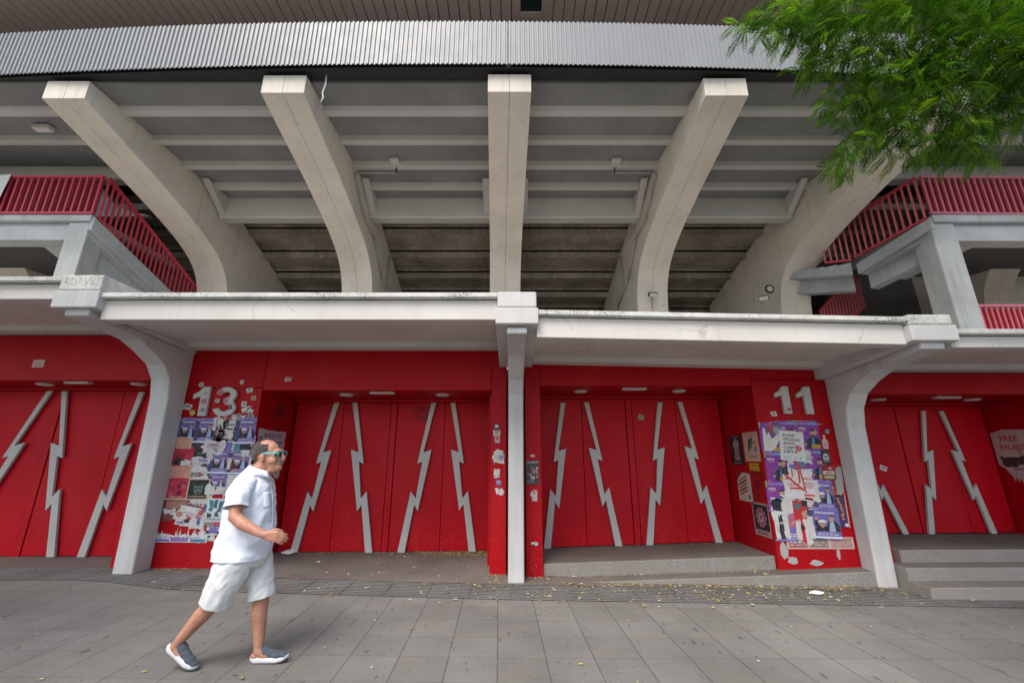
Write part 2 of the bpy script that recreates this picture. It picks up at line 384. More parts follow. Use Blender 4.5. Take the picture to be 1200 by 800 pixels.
for k in range(-4, 5):
    dy = .045 * min((k + .3) ** 2, 5); mb = MB()
    prof = SOF + TOP
    for sgn in (-1, 1):
        a, b = (.0028, .35) if sgn > 0 else (-.35, -.0028)
        mb.prism([(ribx(k, y) + a, y + (dy if y < 9.5 else 0), z) for y, z in prof], [(ribx(k, y) + b, y + (dy if y < 9.5 else 0), z) for y, z in prof])
    # core that closes the joint between the two halves, set back from the face
    core = [(y + .03, z + .02) for y, z in SOF] + [(5.46, 7.55), (8.5, 7.30), (8.75, 7.2), (11.5, 5.8), (11.5, 0)]
    mb.prism([(ribx(k, y) - .004, y + (dy if y < 9.5 else 0), z) for y, z in core], [(ribx(k, y) + .004, y + (dy if y < 9.5 else 0), z) for y, z in core])
    mb.build('rib', 'rib', ST, bevel=.018)
XL, XR = -20, 20
XA, XB = ribx(-2, 8.0), ribx(2, 8.0)
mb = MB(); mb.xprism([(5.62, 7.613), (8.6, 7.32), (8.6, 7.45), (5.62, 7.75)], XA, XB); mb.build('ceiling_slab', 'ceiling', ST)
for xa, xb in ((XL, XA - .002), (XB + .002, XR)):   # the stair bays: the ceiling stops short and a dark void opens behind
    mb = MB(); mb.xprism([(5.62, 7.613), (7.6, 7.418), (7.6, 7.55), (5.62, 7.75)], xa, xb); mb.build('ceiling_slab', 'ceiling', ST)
    mb = MB(); mb.xprism([(7.45, 7.16), (7.48, 7.13), (7.69, 7.13), (7.72, 7.16), (7.72, 7.415), (7.45, 7.43)], xa, xb); mb.build('cross_beam', 'joist', ST, bevel=.01)
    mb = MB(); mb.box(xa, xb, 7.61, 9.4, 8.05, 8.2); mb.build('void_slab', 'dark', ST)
for yj in (6.05, 6.69, 7.33, 7.95):
    zc = 7.625 - .0984 * (yj - 5.5)
    for xa, xb in (((XL, XR),) if yj < 7 else ((XA + .001, XB - .001),)):
        mb = MB(); mb.xprism([(yj, zc - .10), (yj + .13, zc - .10), (yj + .17, zc - .005), (yj - .02, zc + .0)], xa, xb); mb.build('ceiling_joist', 'joist', ST)
for k in range(-2, 2):
    xa, xb = ribx(k, 8.5) + .352, ribx(k + 1, 8.5) - .352
    mb = MB(); mb.xprism([(8.40, 6.84), (8.43, 6.81), (8.66, 6.81), (8.69, 6.84), (8.69, 7.33), (8.40, 7.33)], xa, xb)
    mb.build('cross_beam', 'joist', ST, bevel=.01)
    for xs, sg in ((xa, 1), (xb, -1)):   # haunches beside the ribs
        mb = MB(); mb.xprism([(7.75, 7.36), (8.395, 6.90), (8.395, 7.31)], xs + sg * .002, xs + sg * .14); mb.build('haunch', 'joist', ST)
# stepped underside of the terraces
mb = MB(); prof = []
for i in range(11):
    y = 8.72 + .62 * i; z = 7.22 - .31 * i
    prof += [(y, z), (y + .60, z - .02), (y + .60, z - .08), (y + .62, z - .10)]
up = [(y, z + .16) for y, z in prof[::-1]]
mb.xprism(prof + up, XL, XR); mb.build('terrace_underside', 'terrace', ST)
# corrugated fascia, two sheets that meet over the middle rib
def yf(x): return 5.30 + .045 * min((x / 3.53 + .3) ** 2, 5)
for xa, xb in ((XL, -.075), (-.063, XR)):
    mb = MB(); P = .0755; pts = []
    nn = int((xb - xa) / P)
    for i in range(nn):
        x = xa + (xb - xa) * i / nn; w = (xb - xa) / nn
        for fx, d in ((0, 0), (.14, -.019), (.50, -.019), (.64, 0)): pts.append((x + fx * w, yf(x) + d))
    pts.append((xb, yf(xb)))
    q = pts + [(x, y + .006) for x, y in pts[::-1]]
    vs = [(x, y, 7.66) for x, y in q] + [(x, y, 8.55) for x, y in q]; m_ = len(q); h = len(pts); fs = []
    for i in range(h - 1): fs += [(i, i + 1, m_ + i + 1, m_ + i), (m_ - 2 - i, m_ - 1 - i, 2 * m_ - 1 - i, 2 * m_ - 2 - i), (m_ + i, m_ + i + 1, 2 * m_ - 2 - i, 2 * m_ - 1 - i), (i + 1, i, m_ - 1 - i, m_ - 2 - i)]
    mb.add(vs, fs); mb.build('fascia', 'fascia', ST)
for (ya, yb, za, zb) in ((.055, .18, 7.66, 7.74), (.01, .05, 8.40, 8.50)):
    mb = MB()
    for i in range(40):
        x0, x1 = XL + i, XL + i + 1
        mb.hexa([(x0, yf(x0) + ya, za), (x1, yf(x1) + ya, za), (x1, yf(x1) + yb + .1, za), (x0, yf(x0) + yb + .1, za), (x0, yf(x0) + ya, zb), (x1, yf(x1) + ya, zb), (x1, yf(x1) + yb + .1, zb), (x0, yf(x0) + yb + .1, zb)])
    mb.build('fascia_frame', 'black', ST)
# roof soffit of brown slats
mb = MB(); x = XL
while x < XR:
    if not (-.1 < x < .7): mb.box(x, x + .182, 4.9, 15, 9.8, 9.84)
    x += .2
mb.box(0, .118, 4.9, 15, 9.8, 9.84); mb.box(.602, .782, 4.9, 15, 9.8, 9.84)
for x in (.122, .365): mb.box(x, x + .235, 6.172, 15, 9.8, 9.84); mb.box(x, x + .235, 4.9, 5.298, 9.8, 9.84)
mb.build('roof_soffit', 'slats', ST)
mb = MB(); mb.box(XL, XR, 4.88, 15, 9.86, 10.1); mb.build('roof_slab', 'black', ST)
mb = MB(); mb.box(.12, .16, 5.3, 6.17, 9.78, 9.85); mb.box(.56, .6, 5.3, 6.17, 9.78, 9.85); mb.box(.16, .56, 6.07, 6.168, 9.78, 9.85); mb.box(.16, .56, 5.302, 5.34, 9.78, 9.85)
fr = mb.build('roof_window', 'slats', ST); mb = MB(); mb.box(.16, .56, 5.34, 6.07, 9.82, 9.83); mb.box(.16, .56, 5.72, 5.74, 9.79, 9.815); mb.build('pane', 'glass', fr)
# rear and side enclosures of the dark concourse
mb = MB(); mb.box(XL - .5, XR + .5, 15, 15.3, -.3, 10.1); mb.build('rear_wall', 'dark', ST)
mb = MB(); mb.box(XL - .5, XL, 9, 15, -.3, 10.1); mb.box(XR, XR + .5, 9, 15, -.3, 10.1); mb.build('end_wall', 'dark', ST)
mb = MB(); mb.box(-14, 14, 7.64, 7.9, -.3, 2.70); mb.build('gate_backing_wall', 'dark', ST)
# pale flank of the stair opening seen over the left landing, and the raking wall under the right landing
def slab_y(pts, y0, y1, name, mat):
    mb = MB(); mb.yprism(pts, y0, y1); return mb.build(name, mat, ST)
slab_y([(-12.5, 6.0), (-10.4, 6.0), (-10.0, 6.95), (-8.4, 6.97), (-9.28, 7.22), (-9.9, 7.92), (-12.5, 7.92)], 8.60, 8.7, 'concourse_wall', 'palewall')
slab_y([(9.8, 3.3), (13.5, 3.3), (13.5, 6.4), (12.9, 6.13), (11.1, 5.23), (10.2, 4.6)], 9.7, 9.9, 'concourse_wall', 'rib')
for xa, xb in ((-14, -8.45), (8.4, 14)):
    mb = MB(); mb.box(xa, xb, 10.4, 10.6, 2.9, 6.3); mb.build('concourse_wall', 'dark', ST)  # near-black walls added so the void under the landings reads as shade
# canopies, one per bay, each stepping down with the street
def canopy(x0, x1, zb, zt, dz1=0, wall_top=None):
    mb = MB()
    mb.xprism([(4.80, zb), (4.98, zb), (5.02, zb + .07), (5.6, zb + .09), (6.16, zb + .09), (6.16, zb + .015), (6.44, zb + .015), (6.44, zb + .11), (8.6, zb + .11), (8.6, zb + .26), (5.0, zt - .075), (4.80, zt - .075)], x0, x1, dz1)
    c = mb.build('canopy', 'concrete', ST, bevel=.008)
    mb = MB(); mb.xprism([(4.73, zt - .055), (4.75, zt - .065), (5.25, zt - .065), (5.25, zt), (4.73, zt)], x0, x1, dz1)
    mb.build('drip_edge', 'moss', c, bevel=.006)
canopy(-13, -5.50, 3.45, 3.72)
canopy(-4.98, -.178, 3.185, 3.51)
canopy(.298, 4.70, 2.965, 3.29, -.09)
canopy(5.22, 13, 2.84, 3.05)
# forked columns with their heads
def column(x, base_y, w, ztops, hw, xtop=None):
    """ztops: top of upper block, joint, bottom of head, bottom of the column's tip"""
    za, zj, zc, zt = ztops; xt = x if xtop is None else xtop; g = gz(x) - .01
    front = [(base_y + .02, g), (base_y, zt - 1.6), (base_y - .01, zt - .82), (base_y - .06, zt - .55), (base_y - .18, zt - .36), (base_y - .40, zt - .22), (5.45, zt - .11), (5.1, zt - .05), (4.76, zt)]
    back = [(4.76, zt + .085), (base_y + .08, zc - .15), (6.395, zc - .15), (6.395, g)]
    mb = MB(); P = front + back
    def xc(y): return x + (xt - x) * max(0, min(1, (base_y - y) / (base_y - 4.76)))
    def hwid(y): return w / 2 + .015 * max(0, min(1, (base_y - y) / (base_y - 4.76)))
    mb.prism([(xc(y) - hwid(y), y, z) for y, z in P], [(xc(y) + hwid(y), y, z) for y, z in P])
    c = mb.build('column', 'column', ST, bevel=.022)
    mb = MB(); prof = [(4.70, zj - .004), (4.70, zc), (4.74, zc - .004), (6.395, zc - .17), (6.395, zj - .004)]
    mb.prism([(xt - hw - .02, y, z) for y, z in prof], [(xt + hw + .02, y, z) for y, z in prof]); mb.build('column_head', 'column', c, bevel=.012)
    mb = MB(); mb.box(xt - hw, xt + hw, 4.715, 5.4, zj + .006, za); mb.build('head_block', 'moss' if abs(x) > 1 else 'column', c, bevel=.015)
column(-5.12, 6.07, .27, (3.735, 3.53, 3.31, 3.225), .255, -5.24)
column(.055, 6.06, .215, (3.515, 3.31, 3.105, 3.0), .235, .06)
column(4.95, 6.12, .26, (3.225, 3.095, 2.90, 2.815), .255, 4.96)
column(-10.6, 6.35, .26, (3.95, 3.75, 3.53, 3.44), .255)
column(10.2, 6.12, .26, (3.06, 2.95, 2.75, 2.66), .255)
# conduits along the ribs
def pipe(pts, r=.022, mat='pipe', name='conduit'):
    mb = MB()
    for a, b in zip(pts[:-1], pts[1:]): mb.tube([a, b], r, 8)
    mb.build(name, mat, ST, smooth=True)
def side_run(k, sg):
    x = lambda y: ribx(k, y) + sg * .385
    pipe([(x(7.4), 7.4, 7.22), (x(7.7), 7.7, 6.95), (x(8.1), 8.1, 6.60), (x(8.75), 8.75, 6.46), (x(9.4), 9.4, 5.75), (x(10.3), 10.3, 5.35), (x(10.3), 10.3, 3.2)])
    pipe([(x(9.8), 9.8, 6.55), (x(9.75), 9.75, 5.6)])
    xm = ribx(k, 7.4) + sg * .385
    pipe([(xm, 7.4, 7.22), (xm + sg * .85, 7.4, 7.22)], .014); 
    pipe([(xm + sg * .85, 7.4, 7.22), (xm + sg * .85, 7.4, 7.42)], .016, 'black')
    mb = MB(); mb.box(xm + sg * .85 - .09, xm + sg * .85 + .09, 7.18, 7.32, 7.375, 7.435); mb.build('junction_box', 'joist', ST)
side_run(1, -1); side_run(-1, 1)
mb = MB(); mb.box(-8.85, -8.55, 6.38, 6.5, 7.42, 7.50); mb.build('ceiling_light', 'lamp', ST)
mb = MB(); mb.tube([(-3.06, 5.50, 7.66), (-3.05, 5.49, 7.45), (-3.085, 5.5, 7.3), (-3.06, 5.5, 7.2), (-3.09, 5.5, 7.12)], .012, 6)
tag(mb.build('hanging_cord', 'white', smooth=True, loc=(-3.06, 5.5, 7.66)), 'short frayed white cord dangling below the corrugated fascia', 'cord')

# ---------------------------------------------------------------- red entrance gates
BOLT = [(-8, 0), (8, 0), (2, .352), (26.7, .333), (24.7, .74), (8.5, .699), (11, 1), (-11, 1), (-11.5, .613), (9.5, .66), (5, .415), (-10, .428)]
def bolt(parent, top, bot, yb, width=1.0):
    h = top[1] - bot[1]; mir = 1 if bot[0] < top[0] else -1; pts = []
    for s, t in BOLT:
        pts.append((top[0] + (bot[0] - top[0]) * t + mir * s / 465 * h * width, top[1] - h * t))
    if mir < 0: pts = pts[::-1]
    mb = MB(); mb.yprism(pts, yb - .06, yb - .022); return mb.build('lightning_bolt', 'bolt', parent)
def gate(loc, label, x0, x1, floor, top, ydoor, fz1, jambs, panel, bolts, lights, split=None):
    G = thing('entrance_gate', loc, label, 'gate', 'red entrance gates along the stand')
    fl = lambda x: floor[0] + (floor[1] - floor[0]) * (x - x0) / (x1 - x0)
    YF = 6.40
    # lintel panels
    lx0 = jambs[0][0] if jambs and jambs[0][0] < x0 else x0
    lx1 = jambs[-1][1] if jambs and jambs[-1][1] > x1 else x1
    mb = MB(); mb.box(x0 + .003, x1 - .003, YF, YF + .05, top, fz1); mb.build('lintel_panel', 'red', G, bevel=.004)
    for a, b in jambs:
        mb = MB(); mb.box(a + .003, b, YF - .012, YF + .26, gz(a) - .02, top - .004 if False else fz1); mb.build('jamb', 'red', G, bevel=.004)
    if panel:
        a, b, ps = panel
        zb = gz((a + b) / 2) - .05
        mb = MB(); mb.box(a, b, YF, YF + .05, zb, ps - .004); mb.build('number_panel', 'red', G, bevel=.004)
        mb = MB(); mb.box(a, b, YF, YF + .05, ps + .004, fz1); mb.build('upper_panel', 'red', G, bevel=.004)
    mb = MB(); mb.box(x0 - .045, x0, YF + .052, ydoor + .1, -.1, top + .05); mb.build('side_wall', 'red', G)
    mb = MB(); mb.box(x1, x1 + .045, YF + .052, ydoor + .1, -.1, top + .05); mb.build('side_wall', 'red', G)
    mb = MB(); mb.box(x0 + .002, x1 - .002, YF + .052, ydoor + .12, top + .001, top + .05); mb.build('recess_ceiling', 'red', G)
    mb = MB(); mb.box(x0 + .002, x1 - .002, ydoor - .05, ydoor + .1, top - .06, top - .002); mb.build('door_head', 'reddoor', G, bevel=.004)
    mid = (x0 + x1) / 2; wide = (x1 - x0)
    mb = MB(); mb.hexa([(mid - .05, ydoor - .012, fl(mid)), (mid + .05, ydoor - .012, fl(mid)), (mid + .05, ydoor + .06, fl(mid)), (mid - .05, ydoor + .06, fl(mid)), (mid - .05, ydoor - .012, top - .064), (mid + .05, ydoor - .012, top - .064), (mid + .05, ydoor + .06, top - .064), (mid - .05, ydoor + .06, top - .064)])
    mb.build('mullion', 'reddoor', G, bevel=.004)
    xs = [x0 + .03, x0 + .03 + (wide / 2 - .09) / 2, mid - .058]; xs2 = [mid + .058, mid + .058 + (wide / 2 - .09) / 2, x1 - .03]
    leaves = []
    for a, b in ((xs[0], xs[1]), (xs[1], xs[2]), (xs2[0], xs2[1]), (xs2[1], xs2[2])):
        a += .004; b -= .004; mb = MB()
        for (p, q) in ((a, b),):
            z0a, z0b = fl(p) + .012, fl(q) + .012
            mb.hexa([(p, ydoor, z0a), (q, ydoor, z0b), (q, ydoor + .045, z0b), (p, ydoor + .045, z0a), (p, ydoor, top - .066), (q, ydoor, top - .066), (q, ydoor + .045, top - .066), (p, ydoor + .045, top - .066)])
        leaves.append((a, b, mb.build('door', 'reddoor', G, bevel=.005)))
    for t, bt in bolts:
        cx = (t[0] + bt[0]) / 2; L = min(leaves, key=lambda l: abs((l[0] + l[1]) / 2 - cx))
        bolt(L[2], t, (bt[0], max(bt[1], fl(bt[0]) + .005)), ydoor)
    for x, y, kind in lights:
        mb = MB()
        if kind: mb.disc((x, y, top), .115, .028)
        else: mb.box(x - .19, x + .19, y - .05, y + .05, top - .03, top - .001)
        mb.build('ceiling_light', 'lamp', G, smooth=False, bevel=.004)
    return G
G13 = gate((-2.1, 6.4, .08), 'red gate with four leaning grey lightning bolts, right of the torn posters under 13', -3.84, -.315, (.085, .105), 2.575, 7.45, 3.205,
     [(-.315, -.085)], (-5.09, -3.845, 2.615),
     [((-3.09, 2.505), (-3.52, .09)), ((-2.77, 2.505), (-2.31, .09)), ((-1.38, 2.505), (-1.79, .09)), ((-1.04, 2.505), (-.64, .09))],
     [(-2.72, 6.85, 1), (-2.05, 6.6, 0), (-1.14, 6.87, 1)])
G11 = gate((2.0, 6.4, .15), 'red gate raised on two granite steps, left of the posters under 11', .43, 3.69, (.15, .25), 2.645, 7.45, 2.98,
     [(.195, .43)], (3.694, 4.86, 2.735),
     [((.9, 2.505), (.57, .16)), ((1.31, 2.51), (1.73, .17)), ((2.61, 2.51), (2.23, .2)), ((2.96, 2.52), (3.36, .23))],
     [(1.14, 6.95, 1), (1.95, 6.65, 0), (2.77, 6.91, 1)])
G15 = gate((-7.4, 6.4, .1), 'shaded red gate at the left edge beyond the left concrete column', -9.75, -5.56, (.10, .10), 2.73, 7.1, 3.45, [(-5.556, -5.10)], None,
     [((-7.82, 2.661), (-8.75, .11)), ((-7.57, 2.658), (-7.07, .11)), ((-6.26, 2.642), (-6.6, .11)), ((-6.0, 2.642), (-5.75, .11))],
     [(-7.6, 6.75, 1), (-6.85, 6.55, 0), (-6.05, 6.72, 1)])
G9 = gate((6.9, 6.4, .3), 'shaded red gate above three steps at the right edge, beside the torn pink poster', 5.30, 8.32, (.36, .38), 2.515, 7.45, 2.84, [(4.90, 5.30), (8.325, 9.6)], None,
     [((5.78, 2.36), (6.42, .36)), ((7.22, 2.36), (6.84, .36)), ((7.53, 2.36), (7.86, .37))],
     [(6.12, 7.0, 1), (6.96, 6.7, 0), (7.69, 7.0, 1)])
# solid piers behind the number panels
mb = MB(); mb.box(-5.50, -3.89, 6.66, 7.6, -.1, 3.2); mb.build('pier', 'red', G13)
mb = MB(); mb.box(3.74, 5.24, 6.66, 7.6, -.1, 2.95); mb.build('pier', 'red', G11)
mb = MB(); mb.box(-.36, .38, 6.67, 7.6, -.1, 2.95); mb.build('pier', 'red', G13)

# steps
def slope_step(name, x0, x1, y0, y1, z00, z01, zb, par, mat='granite'):
    mb = MB(); mb.hexa([(x0, y0, zb), (x1, y0, zb), (x1, y1, zb), (x0, y1, zb), (x0, y0, z00), (x1, y0, z01), (x1, y1, z01), (x0, y1, z00)])
    o = mb.build(name, mat, par, bevel=.012); o.data.materials.append(M['apron']); o.data.polygons[1].material_index = 1; return o
SA = thing('entrance_steps', (2.5, 6.3, 0), 'two low speckled granite steps in front of the gate beside the 11', 'steps', 'granite steps at the gates')
slope_step('upper_step', .435, 3.685, 6.45, 7.6, .152, .251, -.1, SA)
slope_step('lower_step', .435, 4.82, 6.17, 6.449, -.027, .120, -.2, SA)
SB = thing('entrance_steps', (6.9, 6.0, 0), 'three shaded granite steps at the right edge below the last gate', 'steps', 'granite steps at the gates')
slope_step('upper_step', 5.31, 9.6, 6.28, 7.6, .36, .38, -.2, SB)
slope_step('middle_step', 5.10, 9.6, 5.99, 6.278, .205, .225, -.2, SB)
slope_step('lower_step', 5.09, 9.6, 5.70, 5.988, .055, .075, -.2, SB)

# ---------------------------------------------------------------- gate numbers
def num_one(mb, x, z, w, h):
    a = w * .42
    p = [(x - w * .10, z - h / 2), (x - w * .10 + a, z - h / 2), (x - w * .10 + a, z + h / 2), (x - w * .02, z + h / 2), (x - w * .22, z + h * .33), (x - w * .48, z + h * .24), (x - w * .48, z + h * .08), (x - w * .10, z + h * .17)]
    mb.yprism(p[::-1], 6.345, 6.392)
def num_three(mb, x, z, w, h):
    pts = []; t = .085
    def arc(cx, cz, rx, rz, a0, a1, n=14): return [(cx + rx * math.cos(R(a0 + (a1 - a0) * i / n)), cz + rz * math.sin(R(a0 + (a1 - a0) * i / n))) for i in range(n + 1)]
    up = z + h * .235; lo = z - h * .215; ro = h * .265; rl = h * .285
    outer = arc(x, up, w * .46, ro, 172, -38) + arc(x + .0, lo, w * .5, rl, 48, -172)
    inner = arc(x, up, w * .46 - t, ro - t * .85, 172, -90, 14) + arc(x, lo, w * .5 - t, rl - t * .85, 90, -172, 14)
    outer = arc(x, up, w * .46, ro, 172, -42) + arc(x, lo, w * .5, rl, 45, -172)
    loop = outer + inner[::-1]
    mb.yprism(loop, 6.345, 6.392)
N13 = thing('gate_number', (-4.5, 6.39, 2.4), 'raised grey number 13 dotted with stickers above the left poster wall', 'number sign', 'gate numbers')
mb = MB(); num_one(mb, -4.70, 2.40, .30, .44); mb.build('digit', 'bolt', N13, bevel=.004)
mb = MB(); num_three(mb, -4.345, 2.395, .33, .44); mb.build('digit', 'bolt', N13)
N11 = thing('gate_number', (4.27, 6.39, 2.42), 'raised plain grey number 11 above the right poster wall', 'number sign', 'gate numbers')
mb = MB(); num_one(mb, 4.13, 2.42, .27, .415); mb.build('digit', 'bolt', N11, bevel=.004)
mb = MB(); num_one(mb, 4.46, 2.415, .27, .415); mb.build('digit', 'bolt', N11, bevel=.004)

# ---------------------------------------------------------------- stairs and railings
def railing(parent, tops, hgt, spacing, name='railing', mat='rail', topmat='rail', depth=.05):
    mb = MB()
    for a, b in zip(tops[:-1], tops[1:]):
        a = Vector(a); b = Vector(b); L = (b - a).length; n = max(1, int(L / spacing)); d = (b - a).normalized()
        hd = Vector((d.x, d.y, 0)).normalized()
        for i in range(n + 1):
            p = a + (b - a) * ((i + .25) / (n + .5)); mb.bar(p - Vector((0, 0, hgt - .02)), p - Vector((0, 0, .01)), .034, .030, up=hd.cross(Vector((0, 0, 1))))
    o = mb.build(name, mat, parent)
    mb = MB()
    for a, b in zip(tops[:-1], tops[1:]): mb.bar(a, b, .06, .05)
    mb.build('handrail', topmat, o)
    mb = MB()
    for a, b in zip(tops[:-1], tops[1:]): mb.bar(Vector(a) - Vector((0, 0, hgt)), Vector(b) - Vector((0, 0, hgt)), .05, .045)
    mb.build('bottom_rail', topmat, o); return o
def flight(parent, p0, p1, wid, n, thick=.17, saw=False):
    """concrete flight from p0 (top) to p1 (bottom), width vector wid: solid edge band, steps inside it, a stringer set back below"""
    p0 = Vector(p0); p1 = Vector(p1); w = Vector(wid); mb = MB(); pr = []; d = p1 - p0; dn = Vector((0, 0, thick))
    for i in range(n):
        a = p0 + Vector((d.x, d.y, 0)) * (i / n) + Vector((0, 0, d.z * i / n)); b = p0 + Vector((d.x, d.y, 0)) * ((i + 1) / n) + Vector((0, 0, d.z * i / n))
        pr += [a, b]
    pr += [p1, p1 - dn, p0 - dn * 1.6]; s0 = w * (0 if saw else .07)
    mb.prism([p + s0 for p in pr], [p + w for p in pr]); o = mb.build('stair_flight', 'stair', parent)
    if not saw:
        k = max(.0, -d.z / n * .6); q = [p0 + Vector((0, 0, k)), p1 + Vector((0, 0, k)), p1 - dn, p0 - dn]
        mb = MB(); mb.prism(q, [p + w * .068 for p in q]); mb.build('edge_band', 'stair', parent, bevel=.01)
    mb = MB(); e = w * .20
    q = [p0 - dn * 1.62, p1 - dn * 1.02, p1 - dn * 1.02 - Vector((0, 0, .30)), p0 - dn * 1.62 - Vector((0, 0, .30))]
    mb.prism([p + e for p in q], [p + e * 1.8 for p in q]); mb.build('stringer', 'stair', parent); return o
def infill(parent, x0, x1, y, z0, z1):
    mb = MB(); mb.box(x0, x1, y, y + .012, z0, z1); return mb.build('infill_panel', 'railback', parent)
SL = thing('staircase', (-9, 8, 3.7), 'grey concrete staircase and landing with crimson railing, upper left', 'staircase', 'outdoor stairs beside the ribs')
mb = MB(); mb.box(-13.2, -7.93, 6.98, 9.4, 5.86, 5.99); mb.build('landing', 'stair', SL, bevel=.015)
mb = MB(); mb.box(-13.2, -8.02, 7.40, 9.35, 5.80, 5.858); mb.build('landing_shade_slab', 'dark', SL)  # extra dark sheet: shade under the landing painted as colour
mb = MB(); mb.box(-13.2, -8.02, 7.06, 7.34, 5.50, 5.858); mb.build('landing_beam', 'stair', SL, bevel=.015)
mb = MB(); mb.prism([(-8.36, 7.02, 2.9), (-7.98, 7.02, 2.9), (-7.98, 7.36, 2.9), (-8.36, 7.36, 2.9)], [(-8.36, 7.02, 5.855), (-7.96, 7.02, 5.855), (-7.96, 7.36, 5.855), (-8.36, 7.36, 5.855)]); mb.build('post', 'stair', SL, bevel=.02)
flight(SL, (-7.88, 7.0, 5.86), (-7.36, 8.9, 4.78), (-1.3, .3, 0), 7)
flight(SL, (-7.36, 8.9, 4.78), (-7.18, 9.6, 4.34), (-1.3, .3, 0), 3, saw=True)
railing(SL, [(-13.2, 7.05, 6.86), (-7.98, 7.05, 6.86)], .80, .135)
infill(SL, -13.2, -8.0, 7.09, 6.1, 6.82)
railing(SL, [(-7.92, 7.08, 6.86), (-7.35, 9.2, 5.30), (-7.2, 9.75, 4.85)], .86, .115)
SR = thing('staircase', (9, 8, 3.7), 'grey concrete staircase turning below the tree with faded pink railing', 'staircase', 'outdoor stairs beside the ribs')
mb = MB(); mb.box(7.93, 13.2, 6.98, 9.4, 5.84, 5.99); mb.build('landing', 'stair', SR, bevel=.015)
mb = MB(); mb.box(8.1, 13.2, 7.40, 9.35, 5.78, 5.838); mb.build('landing_shade_slab', 'dark', SR)  # shade below the right landing, likewise put into a dark sheet
mb = MB(); mb.box(8.1, 13.2, 7.06, 7.34, 5.48, 5.838); mb.build('landing_beam', 'stair', SR, bevel=.015)
mb = MB(); mb.box(7.88, 8.33, 7.02, 7.42, 2.6, 5.835); mb.build('post', 'stair', SR, bevel=.02)
flight(SR, (7.88, 7.0, 5.88), (7.36, 8.2, 5.50), (1.3, .3, 0), 4)
flight(SR, (7.30, 8.25, 5.62), (6.3, 9.2, 5.80), (.7, .9, 0), 6, saw=True)
railing(SR, [(7.98, 7.05, 6.86), (13.2, 7.05, 6.80)], .80, .125, mat='railrose', topmat='railpink')
infill(SR, 8.0, 13.2, 7.09, 6.1, 6.78)
railing(SR, [(7.93, 7.08, 6.86), (7.42, 8.25, 6.62)], .88, .115, mat='railrose', topmat='rail')
railing(SR, [(7.38, 8.3, 6.62), (7.02, 8.6, 6.70)], .92, .115, mat='railrose', topmat='rail')
railing(SR, [(7.1, 9.5, 6.6), (8.35, 10.0, 8.0)], .85, .12, mat='railpink')
railing(SR, [(7.25, 9.3, 4.9), (8.6, 9.6, 6.05)], .9, .12, mat='railrose')
mb = MB(); mb.prism([(6.9, 9.9, 5.9), (9.5, 9.9, 8.0), (9.5, 9.9, 7.7), (6.9, 9.9, 5.5)], [(6.9, 10.39, 5.9), (9.5, 10.39, 8.0), (9.5, 10.39, 7.7), (6.9, 10.39, 5.5)]); mb.build('upper_flight', 'stair', SR)
mb = MB(); mb.box(9.6, 9.95, 7.6, 7.72, 5.72, 5.778); mb.build('ceiling_light', 'lamp', SR)
LR = thing('railing', (10.5, 7.8, 3.3), 'low bright red railing standing on the canopy at the right edge', 'railing')
mb = MB()
for i in range(44): mb.box(8.90 + i * .11, 8.93 + i * .11, 7.79, 7.82, 3.1, 4.44)
mb.build('bars', 'railrose', LR); mb = MB(); mb.box(8.84, 13.6, 7.775, 7.835, 4.44, 4.49); mb.build('handrail', 'railpink', LR)
mb = MB(); mb.box(8.9, 13.6, 7.83, 7.842, 3.1, 4.4); mb.build('infill_panel', 'railback', LR)
mb = MB(); pts = []
for i in range(9):
    x = -13.1 + i * .33; pts.append((x, 7.0 + .02 * math.sin(i * 2)))
for (xa, ya), (xb, yb) in zip(pts[:-1], pts[1:]): mb.add([(xa, ya, 6.88), (xb, yb, 6.88), (xb - .10, yb, 6.05), (xa - .10, ya, 6.05)], [(0, 1, 2, 3)])
ob = mb.build('banner', 'white', loc=(-11.8, 7.0, 6.4)); sd = ob.modifiers.new('thick', 'SOLIDIFY'); sd.thickness = .006
ob.location.x += .72
tag(ob, 'blank white cloth banner tied along the railing at the far left', 'banner')
# floodlights and camera
def flood(x, y, z, label, tilt, yaw):
    F = thing('floodlight', (x, y, z), label, 'floodlight', 'small floodlights on the ribs')
    Mx = Matrix.Translation((x, y, z)) @ Matrix.Rotation(yaw, 4, 'Z') @ Matrix.Rotation(tilt, 4, 'X')
    mb = MB(); t = MB(); t.box(-.10, .10, -.05, .03, -.05, .05); mb.add([Mx @ Vector(v) for v in t.v], t.f); mb.build('housing', 'black', F, bevel=.01)
    mb = MB(); t = MB(); t.box(-.085, .085, -.058, -.051, -.04, .04); mb.add([Mx @ Vector(v) for v in t.v], t.f); mb.build('lens', 'lamp', F)
    mb = MB(); mb.tube([(x, y, z), (x, y + .08, z - .02), (x + .0, y + .1, z - .3)], .012, 6); mb.build('bracket', 'greybox', F)
flood(3.19, 8.86, 5.13, 'small black floodlight low on the front of the rib right of centre', R(35), 0)
flood(5.62, 8.75, 5.0, 'small pale faced floodlight on the side of the broad right rib', R(25), R(-35))
mb = MB()
ring = [(5.86 + .085 * math.cos(2 * math.pi * k / 20), 8.86, 5.26 + .085 * math.sin(2 * math.pi * k / 20)) for k in range(21)]
mb.tube(ring, .022, 8)
CAM_ = thing('ring_lamp', (5.86, 8.86, 5.26), 'round black ring lamp just above the pale faced floodlight', 'lamp')
mb.build('rim', 'black', CAM_, smooth=True); mb = MB(); mb.prism([(5.86 + .07 * math.cos(2 * math.pi * k / 20), 8.85, 5.26 + .07 * math.sin(2 * math.pi * k / 20)) for k in range(20)], [(5.86 + .07 * math.cos(2 * math.pi * k / 20), 8.92, 5.26 + .07 * math.sin(2 * math.pi * k / 20)) for k in range(20)]); mb.build('diffuser', 'joist', CAM_)
